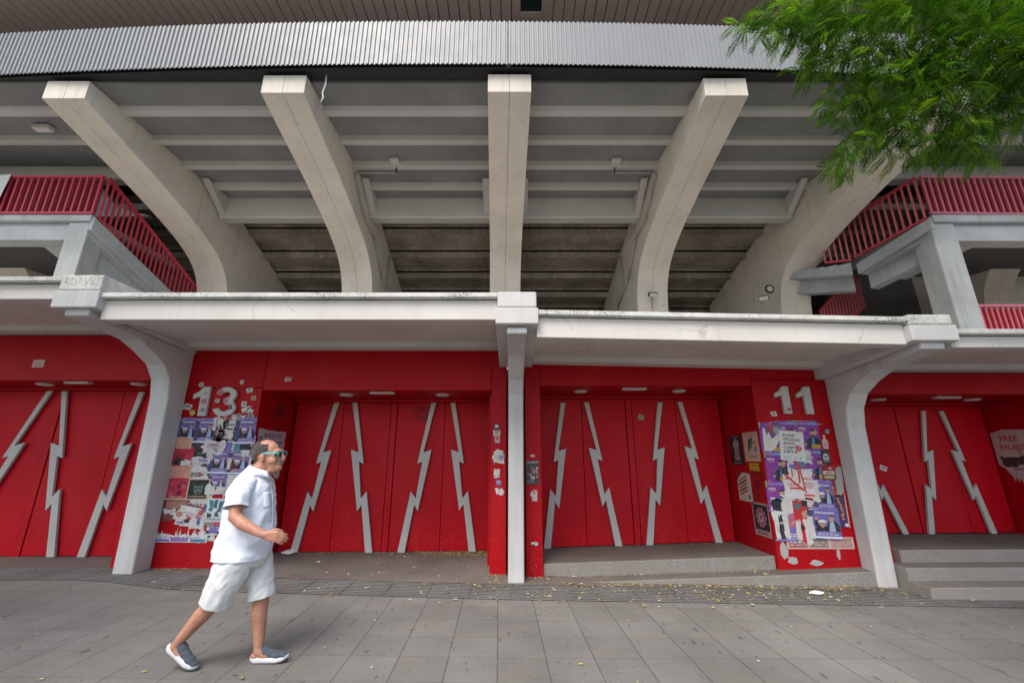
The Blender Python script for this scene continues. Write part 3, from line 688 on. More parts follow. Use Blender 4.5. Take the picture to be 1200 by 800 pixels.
WL = thing('wall_lamp', (11.9, 9.62, 5.33), 'round black bulkhead lamp on the dark wall under the right landing', 'lamp')
def cdisc(cx, cz, r, n=20): return [(cx + r * math.cos(2 * math.pi * k / n), cz + r * math.sin(2 * math.pi * k / n)) for k in range(n)]
mb = MB(); mb.yprism(cdisc(11.9, 5.33, .13), 9.55, 9.695); mb.build('housing', 'black', WL, bevel=.01)
mb = MB(); mb.yprism(cdisc(11.9, 5.33, .08), 9.535, 9.549); mb.build('lens', 'lamp', WL)
# ---------------------------------------------------------------- posters and stickers
_tx = {}
def text_polys(s):
    """outline of a line of lettering, height about 1, starting at x=0"""
    if s in _tx: return _tx[s]
    cu = bpy.data.curves.new('t', 'FONT'); cu.body = s; cu.size = 1; cu.offset = .022; cu.resolution_u = 2
    ob = bpy.data.objects.new('t', cu); me = ob.to_mesh()
    vs = [(v.co.x, v.co.y) for v in me.vertices]; fs = [tuple(p.vertices) for p in me.polygons]
    ob.to_mesh_clear(); bpy.data.objects.remove(ob); bpy.data.curves.remove(cu)
    x1 = max([v[0] for v in vs] + [.1]); _tx[s] = (vs, fs, x1); return _tx[s]
class Paper:
    """one sheet: a base with printed shapes laid in thin layers on it; x right, z up, centred"""
    def __init__(s, w, h): s.w, s.h = w, h; s.mb = MB(); s.n = 0
    def y(s): s.n += 1; return -.0012 - .00022 * s.n
    def X(s, u): return (u - .5) * s.w
    def Z(s, v): return (v - .5) * s.h
    def base(s, col, pts=None):
        P = [(s.X(u), s.Z(v)) for u, v in (pts or [(0, 0), (1, 0), (1, 1), (0, 1)])]; n = len(P)
        s.mb.add([(x, -.0012, z) for x, z in P] + [(x, .0, z) for x, z in P], [tuple(range(n))] + [(i, n + i, n + (i + 1) % n, (i + 1) % n) for i in range(n)], col); return s
    def poly(s, pts, col):
        y = s.y(); s.mb.add([(s.X(u), y, s.Z(v)) for u, v in pts], [tuple(range(len(pts)))], col); return s
    def rect(s, a, b, c, d, col): return s.poly([(a, b), (c, b), (c, d), (a, d)], col)
    def ell(s, cx, cz, rx, rz, col, a0=0, a1=360, n=16):
        return s.poly([(cx + rx * math.cos(R(a0 + (a1 - a0) * i / n)), cz + rz * math.sin(R(a0 + (a1 - a0) * i / n))) for i in range(n if a1 - a0 >= 360 else n + 1)], col)
    def text(s, t, u, v, hgt, col, width=None, slant=0):
        vs, fs, x1 = text_polys(t); y = s.y(); kz = hgt * s.h / .72; kx = kz if width is None else width * s.w / x1
        s.mb.add([(s.X(u) + a * kx + slant * b * kz, y, s.Z(v) + b * kz) for a, b in vs], fs, col); return s
    def edge(s, corners, n, amp, lean=0):
        pts = []; prev = 0
        for (p, q) in zip(corners, corners[1:] + corners[:1]):
            nx, nz = (q[1] - p[1]), -(q[0] - p[0]); L = math.hypot(nx, nz) or 1; ts = sorted([0] + [min(.98, max(.02, rnd.random())) for _ in range(n - 1)])
            for t in ts:
                prev = prev * .45 + rnd.gauss(lean, 1) * amp * .62; prev += amp * rnd.choice((0, 0, 0, 0, .9, -1.1)) * .5
                pts.append((p[0] + (q[0] - p[0]) * t + nx / L * prev, p[1] + (q[1] - p[1]) * t + nz / L * prev))
        return pts
    def torn(s, a, b, c, d, col=(.60, .58, .56), amp=.16, n=9):
        """ragged torn patch between two corners"""
        k = amp * min(c - a, d - b) * .8
        s.poly(s.edge([(a, b), (c, b), (c, d), (a, d)], n, k), col)
        if rnd.random() < .6 and col[0] > .5: s.poly(s.edge([(a + (c - a) * .3, b + (d - b) * .25), (c - (c - a) * .2, b + (d - b) * .3), (c - (c - a) * .25, d - (d - b) * .3)], 5, k * .6), (.50, .46, .44))
        return s
    def rag(s, n=8, amp=.06, col=None): return s.base(col, s.edge([(0, 0), (1, 0), (1, 1), (0, 1)], n + 5, amp * .55, -.4))
    def lines(s, u0, u1, v0, v1, n, col, fill=.45):
        for i in range(n):
            v = v0 + (v1 - v0) * i / n; x = u0
            while x < u1 - .02:
                L = rnd.uniform(.04, .14); s.rect(x, v, min(x + L, u1), v + (v1 - v0) / n * fill, col); x += L + .025
        return s
PUR = (.17, .13, .40); INK = (.02, .02, .035); WHT = (.70, .69, .68); FLESH = (.50, .29, .21); DEN = (.32, .43, .62)
def face(p, x, z, r, col=FLESH):
    k = p.w / p.h; p.ell(x, z, r, r * k * 1.25, col); p.ell(x - r * .35, z + r * .15, r * .14, r * .1, INK, n=8); p.ell(x + r * .35, z + r * .15, r * .14, r * .1, INK, n=8); p.rect(x - r * .3, z - r * .55, x + r * .3, z - r * .42, (.25, .09, .08))
def duo(w=.29, h=.375, tears=()):
    p = Paper(w, h).base(PUR)
    p.poly([(0, 0), (.22, 0), (.14, .5), (.2, 1), (0, 1)], (.055, .06, .15)); p.poly([(.2, .9), (.55, 1), (.2, 1)], (.28, .24, .55))
    p.poly([(.55, .24), (.99, .24), (.97, .45), (.84, .58), (.62, .56)], INK); p.poly([(.62, .24), (.84, .24), (.80, .56), (.68, .56)], DEN)
    p.poly([(.16, .24), (.60, .24), (.58, .40), (.46, .46), (.26, .44)], INK); p.poly([(.17, .40), (.30, .42), (.30, .60), (.22, .62)], INK)
    p.ell(.26, .645, .06, .05, FLESH, n=10); face(p, .74, .655, .085); p.ell(.74, .71, .09, .05, (.05, .035, .03), 0, 180, 10)
    face(p, .43, .49, .095, (.42, .27, .21)); p.ell(.43, .525, .145, .085, (.66, .66, .70), 0, 180, 12)
    p.text('Melomans', .22, .80, .085, WHT, .62, .12); p.rect(.05, .92, .18, .955, WHT); p.rect(.70, .93, .95, .95, (.4, .38, .6))
    p.text('EL NUEVO SHOW', .28, .185, .03, WHT, .5); p.text('MAYO 25', .22, .115, .055, (.66, .60, .80), .34); p.text('21:00', .62, .115, .055, WHT, .26)
    p.rect(0, .03, 1, .085, (.72, .74, .80)); p.rect(0, 0, .42, .03, (.03, .22, .33)); p.rect(.42, 0, 1, .03, (.33, .28, .58))
    for t in tears: p.torn(*t)
    return p
def solo(w=.32, h=.42, tears=()):
    p = Paper(w, h).base((.235, .045, .30))
    p.rect(.50, .84, 1, 1, (.045, .13, .47)); p.rect(0, .80, .06, 1, (.25, .46, .05)); p.rect(.06, .84, .5, 1, (.19, .06, .33))
    p.text('COLOMBIA', .09, .875, .085, (.50, .38, .66), .86)
    p.text('IVÁN', .10, .70, .085, WHT, .32, .15); p.text('HUMOR', .12, .645, .035, (.62, .30, .14), .32)
    p.poly([(.36, .06), (.98, .06), (.99, .36), (.84, .46), (.56, .44), (.40, .34)], (.025, .03, .045)); p.poly([(.60, .16), (.76, .16), (.74, .45), (.64, .45)], (.09, .19, .42))
    p.poly([(.34, .16), (.50, .30), (.44, .38), (.30, .24)], (.03, .035, .05)); p.ell(.35, .21, .055, .04, FLESH, n=10)
    face(p, .70, .58, .115); p.ell(.70, .525, .10, .075, (.05, .03, .025), 180, 360, 10); p.ell(.70, .655, .12, .07, (.03, .022, .02), 0, 180, 10)
    p.poly([(.80, .50), (.92, .60), (.86, .72), (.78, .64)], FLESH); p.rect(.58, .07, .95, .19, (.62, .36, .02)); p.text('ENTRADAS', .62, .105, .05, INK, .29)
    p.rect(.0, .0, .12, .09, (.45, .12, .35))
    for t in tears: p.torn(*t)
    return p
def orange(w, h):
    p = Paper(w, h).rag(6, .05, (.62, .42, .32))
    for i, t in enumerate(('CONCIERTO', 'VALLEKAS', 'SALA ROJA', 'ENTRADA LIBRE')): p.text(t, .10, .74 - i * .22, .13, (.55, .09, .03), .78)
    return p
def redpic(w, h, title=False):
    p = Paper(w, h).base((.45, .02, .05)); a = .62 if title else 1.0
    if title:
        p.rect(0, .64, 1, 1, (.60, .36, .26))
        for i, t in enumerate(('FESTIVAL ROJO', 'LA BANDA', 'VALLEKAS', 'MADRID 13')): p.text(t, .08, .92 - i * .082, .045, (.55, .05, .04), .84)
    for i in range(9): p.ell(rnd.uniform(.15, .85), rnd.uniform(.15, a - .1), rnd.uniform(.06, .16), rnd.uniform(.05, .11), rnd.choice([(.28, .01, .05), (.55, .03, .10), (.18, .01, .04), (.5, .08, .14)]), n=9)
    if title: p.text('SABADO 20 H', .2, .06, .05, (.62, .40, .16), .6); p.rect(0, 0, 1, .035, (.60, .46, .34)); p.rect(.0, .0, .035, 1, (.6, .46, .34)); p.rect(.965, 0, 1, 1, (.6, .46, .34))
    else: p.poly([(.0, .1), (.5, .05), (.55, .42), (.2, .5)], (.03, .02, .02)); p.torn(.42, .02, .98, .32)
    return p
def skull(w, h):
    p = Paper(w, h).base((.58, .48, .36)); p.rect(.05, .06, .95, .95, (.018, .022, .02)); g = (.11, .17, .15)
    p.poly([(.33, .38), (.42, .28), (.60, .28), (.69, .38), (.74, .72), (.62, .66), (.40, .66), (.28, .72)], g); p.ell(.42, .54, .05, .05, INK, n=8); p.ell(.60, .54, .05, .05, INK, n=8); p.rect(.44, .32, .58, .40, INK)
    p.text('LA NOCHE OSCURA', .12, .13, .075, (.60, .46, .22), .76); return p
def teal(w, h):
    p = Paper(w, h).base((.62, .64, .64))
    for a in ((.08, .55, .30, .92), (.36, .62, .56, .95), (.62, .50, .80, .88), (.1, .30, .28, .46), (.45, .33, .66, .52), (.78, .62, .95, .95)): p.torn(*a, col=rnd.choice([(.03, .13, .16), (.06, .22, .25), (.02, .06, .08)]), amp=.25, n=5)
    p.text('STOP GENOCIDIO', .06, .20, .07, (.08, .09, .09), .9); p.rect(0, 0, .5, .14, (.22, .22, .20)); p.rect(.5, 0, 1, .14, (.40, .07, .15)); return p
def scrap(w, h, cols=None, n=5):
    p = Paper(w, h).rag(7, .14, (.60, .58, .56))
    cols = cols or [(.45, .05, .07), (.19, .15, .42), (.03, .03, .04), (.50, .28, .22), (.66, .65, .63), (.10, .22, .30)]
    for i in range(n):
        a, b = rnd.uniform(.05, .6), rnd.uniform(.05, .7); p.torn(a, b, a + rnd.uniform(.15, .38), b + rnd.uniform(.1, .28), col=rnd.choice(cols), amp=.3, n=5)
    p.lines(.15, .8, rnd.uniform(.3, .6), rnd.uniform(.62, .8), 2, (.20, .17, .2), .35); return p
def maroon(w, h):
    p = Paper(w, h).rag(7, .08, (.20, .05, .04)); p.rect(.05, .55, .95, .9, (.30, .12, .09)); p.lines(.1, .85, .58, .86, 3, (.5, .3, .22)); p.torn(.05, .3, .5, .55); p.torn(.45, .1, .98, .38); p.ell(.7, .3, .14, .13, (.45, .2, .15)); return p
def strip(w, h):
    pts = [(0, 0), (1, .02)]; n = 36
    for t in sorted([rnd.random() for _ in range(52)], reverse=True): pts.append((t, rnd.choice((rnd.uniform(.5, 1), rnd.uniform(.3, .6), rnd.uniform(.3, .7)))))
    p = Paper(w, h).base((.66, .64, .64), pts); p.rect(.05, .05, .32, .22, (.16, .14, .4)); p.rect(.34, .06, .66, .30, (.26, .16, .42)); p.rect(.70, .05, .97, .24, (.06, .22, .34)); p.lines(.1, .9, .3, .42, 1, (.2, .16, .35)); return p
def bits(w, h, n=5, col=(.62, .6, .58)):
    p = Paper(w, h).rag(7, .2, col)
    for i in range(n): a, b = rnd.uniform(.1, .6), rnd.uniform(.05, .8); p.torn(a, b, a + .25, b + .12, col=rnd.choice([(.06, .16, .34), (.03, .03, .03), (.4, .05, .06), (.3, .26, .4)]), amp=.3, n=4)
    return p
def bw(w, h):
    p = Paper(w, h).base((.03, .03, .035)); p.torn(.05, .1, .8, .55); p.torn(.3, .6, .9, .95); p.lines(.1, .6, .6, .72, 1, (.6, .6, .6)); p.rect(.1, .2, .3, .3, (.5, .05, .07)); return p
def dark(w, h):
    p = Paper(w, h).base((.02, .024, .022)); p.torn(-.02, -.05, .55, .3); p.lines(.2, .85, .55, .75, 1, (.2, .24, .22)); p.torn(.7, .3, 1.03, 1.0); return p
def note(w, h):
    p = Paper(w, h).base((.66, .65, .62))
    for i, t in enumerate(('AYER', 'VEGANO', 'ANTI', 'CAPITA', 'LISTA')): p.text(t, .14, .80 - i * .135, .095, (.05, .05, .055), (.5, .72, .5, .72, .58)[i])
    p.ell(.72, .46, .10, .07, (.58, .12, .13), n=9); p.ell(.82, .43, .08, .07, (.58, .12, .13), n=9); p.ell(.75, .38, .11, .06, (.6, .16, .16), n=9)
    p.rect(.10, .05, .42, .15, (.52, .55, .50)); p.ell(.60, .1, .05, .04, (.35, .42, .35), n=8); p.ell(.80, .1, .05, .04, (.3, .36, .34), n=8); return p
def whitehand(w, h):
    p = Paper(w, h).base((.235, .045, .30)); p.rect(0, .82, .06, 1, (.25, .46, .05)); p.text('COL', .3, .9, .07, (.45, .35, .6), .3)
    p.rect(.35, .62, .95, .92, (.10, .13, .14)); p.poly([(.40, .88), (.7, .92), (.62, .62), (.5, .66)], (.45, .05, .07)); p.ell(.78, .74, .16, .13, (.26, .34, .36)); p.poly([(.3, .55), (.45, .8), (.42, .55)], INK)
    p.rect(.55, .03, .98, .16, (.60, .36, .02)); p.text('ENTRADAS', .6, .07, .05, INK, .33)
    p.poly([(.10, .02), (.14, .74), (.20, .84), (.28, .72), (.30, .54), (.40, .70), (.48, .52), (.55, .45), (.80, .62), (.96, .55), (.76, .30), (.58, .10), (.35, .0)], (.63, .62, .56)); return p
def redtorn(w, h):
    p = Paper(w, h).rag(7, .07, (.66, .64, .63)); r = (.55, .06, .05)
    for a in ((.08, .6, .3, .66), (.2, .30, .62, .36), (.5, .5, .56, .9), (.30, .7, .34, .95), (.62, .1, .95, .16)): p.rect(*a, r)
    p.poly([(.02, .9), (.3, .6), (.26, .55), (.0, .8)], r); p.poly([(.3, .6), (.66, .3), (.62, .24), (.26, .55)], r); p.poly([(.6, .95), (.72, .2), (.67, .2), (.55, .95)], r)
    p.text('GRATIS', .12, .40, .09, r, .38, .3); p.text('FIESTA', .60, .62, .07, r, .34); p.torn(.0, .75, .2, .98, col=(.03, .03, .03)); p.lines(.62, .95, .36, .56, 3, (.5, .12, .12)); return p
def bwtorn(w, h):
    p = Paper(w, h).rag(8, .08, (.65, .64, .63)); p.torn(.02, .70, .5, .98, col=INK); p.torn(.22, .05, .42, .62, col=INK, amp=.3)
    p.rect(.62, .06, .98, .66, PUR); p.torn(.66, .34, .9, .6, col=(.55, .12, .14)); p.text('REBELDE', .27, .40, .05, WHT, .2); p.lines(.5, .95, .1, .2, 2, WHT); p.rect(.0, .0, 1, .05, (.2, .16, .42)); p.torn(.44, .1, .6, .9); p.torn(.05, .1, .22, .5); return p
def redpic2(w, h):
    p = Paper(w, h).base((.50, .02, .03)); p.ell(.32, .85, .25, .09, (.10, .14, .14)); p.poly([(.1, .2), (.6, .3), (.5, .42), (.2, .4)], (.05, .01, .01)); p.poly([(.5, .7), (.9, .78), (.85, .6), (.6, .55)], (.5, .28, .2)); p.torn(.0, .0, .35, .5); p.torn(.6, -.02, 1.05, .55); p.rect(.62, .86, 1, 1, INK); return p
def greenred(w, h):
    p = Paper(w, h).base((.25, .02, .03)); p.rect(.1, .05, .9, .32, (.18, .30, .06)); p.rect(.1, .38, .9, .62, (.62, .6, .5)); p.text('LIBRE', .2, .42, .16, (.3, .03, .03), .6); p.text('RADIO', .2, .1, .16, WHT, .6); p.rect(.45, .72, .85, .95, (.4, .06, .06)); p.text('8', .58, .74, .16, WHT, .14); return p
def darkred(w, h):
    p = Paper(w, h).base((.22, .02, .04)); p.ell(.35, .72, .25, .2, (.62, .45, .08)); p.ell(.5, .42, .3, .12, (.6, .4, .05)); p.poly([(.1, .5), (.4, .9), (.3, .5)], (.08, .01, .1)); p.rect(.0, .0, 1, .28, (.42, .07, .02)); return p
def orangepurple(w, h):
    p = Paper(w, h).base((.075, .03, .13)); p.rect(0, 0, .32, 1, (.46, .02, .03)); p.rect(0, .94, 1, 1, INK); y = (.70, .32, .02)
    for i, (u, v) in enumerate(((.45, .78), (.55, .60), (.60, .42), (.56, .26))): p.poly([(u, v + .15), (u + .22, v + .1), (u + .12, v + .05), (u + .26, v - .02), (u + .06, v - .02), (u + .14, v + .05)], y)
    p.ell(.84, .08, .1, .05, WHT); p.rect(.94, 0, 1, 1, (.6, .46, .38)); return p
def pale(w, h):
    p = Paper(w, h).base((.56, .44, .38)); p.rect(.03, .12, .3, .9, (.35, .10, .09)); p.rect(.34, .14, .62, .9, (.22, .16, .14)); p.rect(.66, .14, .97, .9, (.40, .22, .2)); p.lines(.05, .95, .3, .7, 2, (.55, .42, .36)); return p
def bottle(w, h):
    p = Paper(w, h).base((.60, .42, .42), [(.1, 0), (.9, 0), (.95, .55), (.65, .72), (.65, 1), (.35, 1), (.35, .72), (.05, .55)]); p.lines(.2, .8, .15, .5, 3, (.45, .16, .2)); return p
def disc(w, h, a=(.03, .03, .035), b=(.4, .42, .42)):
    p = Paper(w, h).base(a, [(.5 + .5 * math.cos(R(20 * i)), .5 + .5 * math.sin(R(20 * i))) for i in range(18)]); p.ell(.5, .5, .33, .33, b); p.rect(.3, .42, .7, .58, a); return p
def mask(w, h):
    p = Paper(w, h).rag(5, .06, (.04, .04, .045)); p.ell(.5, .5, .33, .3, (.5, .5, .48)); p.ell(.38, .56, .09, .07, INK, n=8); p.ell(.62, .56, .09, .07, INK, n=8); p.rect(.36, .26, .64, .36, INK); return p
def topscrap(w, h):
    p = Paper(w, h).rag(9, .2, (.58, .42, .33)); p.lines(.05, .4, .3, .7, 1, (.5, .15, .1)); return p
def grey(w, h): return Paper(w, h).rag(8, .12, (.36, .36, .36))
def collage(w, h):
    p = Paper(w, h).base((.06, .06, .06))
    for i in range(26): a, b = rnd.uniform(.04, .8), rnd.uniform(.06, .8); p.rect(a, b, a + rnd.uniform(.07, .17), b + rnd.uniform(.05, .1), rnd.choice([(.5, .5, .48), (.45, .08, .07), (.2, .2, .2), (.45, .35, .28), (.1, .18, .17), (.03, .03, .03)]))
    p.text('VALLEKAS', .06, .90, .06, WHT, .88); p.ell(.5, .52, .12, .07, (.5, .08, .06)); return p
def fdark(w, h):
    p = Paper(w, h).base((.022, .016, .02)); p.poly([(.3, .15), (.75, .15), (.68, .5), (.8, .75), (.5, .9), (.25, .7), (.38, .5)], (.30, .22, .25)); p.ell(.52, .66, .13, .1, (.42, .30, .30)); p.text('NOCHE', .2, .92, .05, (.5, .2, .2), .55); p.lines(.2, .8, .05, .11, 1, (.4, .3, .3)); return p
def fpale(w, h):
    p = Paper(w, h).base((.60, .42, .31)); p.poly([(.25, .28), (.32, .72), (.62, .84), (.55, .5)], (.035, .10, .06)); p.poly([(.33, .34), (.55, .75), (.45, .42)], (.2, .3, .12)); p.poly([(.62, .42), (.8, .55), (.85, .36), (.7, .3)], (.18, .2, .42)); p.poly([(.6, .6), (.72, .75), (.78, .56)], (.5, .1, .06)); p.text('FIESTA DEL BARRIO', .12, .9, .04, (.2, .12, .1), .7); p.text('27 28 29', .25, .12, .09, (.3, .1, .08), .5); return p
def fyellow(w, h): return Paper(w, h).base((.60, .38, .02)).text('SE ALQUILA', .08, .55, .28, (.15, .08, .01), .84).lines(.1, .9, .12, .42, 1, (.3, .18, .02))
def stripe(w, h):
    p = Paper(w, h).rag(4, .03, (.60, .53, .45))
    for i in range(5): v = .85 - i * .115; p.poly([(.12, v - .2), (.12, v - .14), (.72, v + .05), (.72, v - .01)], INK if i % 2 else (.35, .05, .05))
    p.poly([(0, .7), (0, 1), (.45, 1)], (.28, .01, .015)); p.poly([(.72, .12), (.86, .12), (.84, .26), (.76, .26)], INK); p.lines(.1, .6, .06, .12, 1, (.3, .26, .22)); return p
def flower(w, h):
    p = Paper(w, h).base((.42, .27, .27)); p.rect(.06, .18, .94, .94, (.018, .014, .02))
    for i in range(10): a = R(36 * i); p.ell(.5 + .26 * math.cos(a), .56 + .24 * math.sin(a), .07, .07, (.42, .16, .22), n=8)
    p.ell(.5, .56, .17, .16, (.5, .28, .3)); p.ell(.5, .56, .07, .07, (.2, .05, .1), n=9); p.text('MUJERES', .2, .06, .07, (.1, .05, .06), .6); return p
def scrawl(w, h, t, col):
    p = Paper(w, h)
    for i, l in enumerate(t): p.text(l, .02 + .1 * i, 1 - (i + 1) / len(t) + .08, .8 / len(t), col, .9 - .3 * i, .1)
    return p
def violet(w, h):
    p = Paper(w, h).rag(6, .05, (.52, .50, .55)); v = (.10, .04, .22)
    p.text('BASTA YA', .22, .80, .11, v, .62); p.text('TODAS A UNA', .16, .62, .09, v, .75); p.ell(.1, .7, .07, .12, v, n=9); p.ell(.1, .7, .035, .06, (.5, .48, .53), n=9); p.torn(.6, .1, .98, .5, col=(.4, .38, .36)); p.lines(.1, .85, .2, .5, 4, (.3, .22, .36)); return p
def palestine(w, h):
    p = Paper(w, h).base((.52, .40, .40), [(0, .42), (.2, .33), (.35, .36), (1, .38), (1, .97), (.3, 1), (0, .94)]); r = (.45, .03, .04)
    p.text('FREE', .18, .80, .10, r, .42); p.text('PALESTINE', .14, .67, .085, r, .84)
    p.torn(.12, .40, .8, .54, col=(.05, .03, .03), amp=.3); n = 20
    p.poly([(.14, .34), (1, .36), (1, .08)] + [(1 - .8 * i / n, .10 + (.05 if i % 2 else -.04) + .1 * i / n) for i in range(1, n)], (.46, .40, .40)); p.poly([(.45, .78), (.62, .66), (.55, .56)], (.4, .2, .2)); return p
def sticker(w, h, a=(.62, .6, .58), b=None):
    p = Paper(w, h).rag(3, .09, a); p.torn(.2, .45, .8, .8, col=b or (.25, .22, .22), amp=.2, n=3); p.lines(.15, .85, .15, .35, 2, (.35, .2, .2)); return p
def dome(w, h):
    p = Paper(w, h).base((.35, .34, .32), [(0, 0), (1, 0)] + [(.5 + .5 * math.cos(R(15 * i)), .35 + .65 * math.sin(R(15 * i))) for i in range(13)]); p.ell(.5, .45, .25, .25, (.12, .12, .12)); return p

FACADE = 0; SIDE_R = -90; SIDE_L = 90
def stick(name, p, x, y, z, label, cat, group, rot=FACADE, tilt=0, level=0):
    if rot == FACADE: loc = (x, y - .0006 - .0030 * level, z)
    elif rot == SIDE_R: loc = (x - .0006 - .0030 * level, y, z)
    else: loc = (x + .0006 + .0030 * level, y, z)
    o = p.mb.build(name, 'paper', norm=False); o.location = loc
    o.rotation_euler = (0, R(tilt), R(rot)); tag(o, label, cat, group); return o
GL, GR = 'posters pasted under the 13', 'posters pasted under the 11'
MIX = [(.45, .05, .07), (.19, .15, .42), (.03, .03, .04), (.50, .28, .22), (.62, .60, .58), (.10, .22, .30), (.30, .26, .5)]
L_ = [
 (scrap(.34, .40, MIX, 9), -4.20, 2.02, 3, 0, 'torn_poster', 'shredded mixed colour layers behind the black and white torn sheet'),
 (scrap(.36, .34, MIX, 9), -4.60, 1.38, -3, 0, 'torn_poster', 'shredded mixed colour layers above the black emblem poster'),
 (scrap(.40, .36, MIX, 9), -4.12, .72, 4, 0, 'torn_poster', 'shredded mixed colour layers at the lower right, half hidden by the man'),
 (bits(.30, .14, 6), -4.30, .50, -4, 0, 'torn_poster', 'few white slivers right of the low spiky row'),
 (scrap(.62, .50, None, 12), -4.62, 1.80, 0, 0, 'torn_poster', 'wide layered white backing paper showing between the upper left posters'),
 (scrap(.46, .62, None, 12), -4.06, 1.62, 2, 0, 'torn_poster', 'tall layered white backing paper behind the posters next to the recess'),
 (scrap(.62, .40, [(.20, .05, .05), (.45, .05, .07), (.5, .36, .28), (.62, .60, .58)], 12), -4.62, .95, -2, 0, 'torn_poster', 'ripped brown and white layers around the dark maroon sheet'),
 (scrap(.19, .44), -4.385, 1.925, 0, 0, 'torn_poster', 'ragged white and red torn sheet in the top row beside the black one'),
 (duo(tears=()), -4.88, 1.97, 0, 1, 'poster', 'intact purple duo poster at the top left, nearest the concrete column'),
 (duo(.30, .365, ((.86, .5, 1.03, 1.02),)), -4.60, 1.968, 0, 2, 'poster', 'purple duo poster with torn right edge, second in the top row'),
 (bw(.17, .31), -4.225, 1.978, 0, 1, 'torn_poster', 'narrow black and white torn sheet left of the top right purple duo poster'),
 (duo(.30, .388), -3.99, 1.963, -1, 2, 'poster', 'clean purple duo poster at the top right corner beside the gate recess'),
 (orange(.27, .173), -4.885, 1.790, 1, 3, 'poster', 'small orange lettered sheet below the far left top purple poster'),
 (scrap(.31, .2, [(.45, .05, .07), (.3, .24, .5), (.5, .25, .1)]), -4.415, 1.735, 5, 4, 'torn_poster', 'crumpled white strips across the middle of the left wall, below the top duo posters'),
 (redpic(.29, .267), -4.845, 1.588, 0, 1, 'poster', 'red and black picture sheet torn at its lower right, left edge of the wall'),
 (dark(.27, .182), -4.565, 1.622, 0, 2, 'torn_poster', 'dark green strip with white torn corner, beside the red and black picture'),
 (duo(.29, .337, ((-.04, .6, .2, 1.0),)), -4.315, 1.519, 0, 3, 'poster', 'purple duo poster with a torn upper left corner, centre of the left wall'),
 (duo(.30, .338, ((.55, .72, .98, 1.02), (-.03, .2, .14, .7))), -4.02, 1.510, 0, 1, 'poster', 'purple duo poster with white torn top beside the gate recess'),
 (scrap(.25, .2), -4.555, 1.478, 0, 4, 'torn_poster', 'long white tatters hanging below the dark green strip'),
 (scrap(.3, .45), -4.02, 1.14, 0, 0, 'torn_poster', 'layered torn sheet low on the left wall next to the gate recess'),
 (redpic(.31, .459, True), -4.835, 1.228, 0, 2, 'poster', 'cream framed poster with orange lettering over red roses'),
 (skull(.31, .291), -4.535, 1.137, 0, 3, 'poster', 'square black poster with a pale green emblem and cream frame'),
 (duo(.27, .283, ((-.03, .0, .5, .4), (.55, .0, 1.02, .34))), -4.285, 1.210, 0, 2, 'torn_poster', 'purple poster remnant showing its white title, right of the black emblem poster'),
 (teal(.27, .363), -4.225, .831, 0, 3, 'poster', 'white and teal protest poster low on the left wall with grey and red foot'),
 (maroon(.35, .308), -4.805, .865, 0, 1, 'torn_poster', 'dark maroon ripped sheet below the roses poster'),
 (scrap(.31, .283), -4.625, .784, 8, 2, 'torn_poster', 'white curled scraps right of the dark maroon sheet'),
 (scrap(.2, .40, [(.45, .05, .07), (.05, .12, .3), (.5, .4, .36)], 7), -4.43, .815, 3, 1, 'torn_poster', 'tall narrow scrap with a blue spot left of the teal poster'),
 (strip(.78, .2), -4.67, .532, 1, 1, 'torn_poster', 'long low row of white spiky remnants at the bottom of the left wall'),
 (bits(.12, .48), -5.03, 1.274, 4, 0, 'torn_poster', 'blue and white slivers at the very left edge by the column'),
]
for p, x, z, t, lv, nm, lb in L_: stick(nm, p, x, 6.398, z, lb, 'poster', GL, FACADE, t, lv)
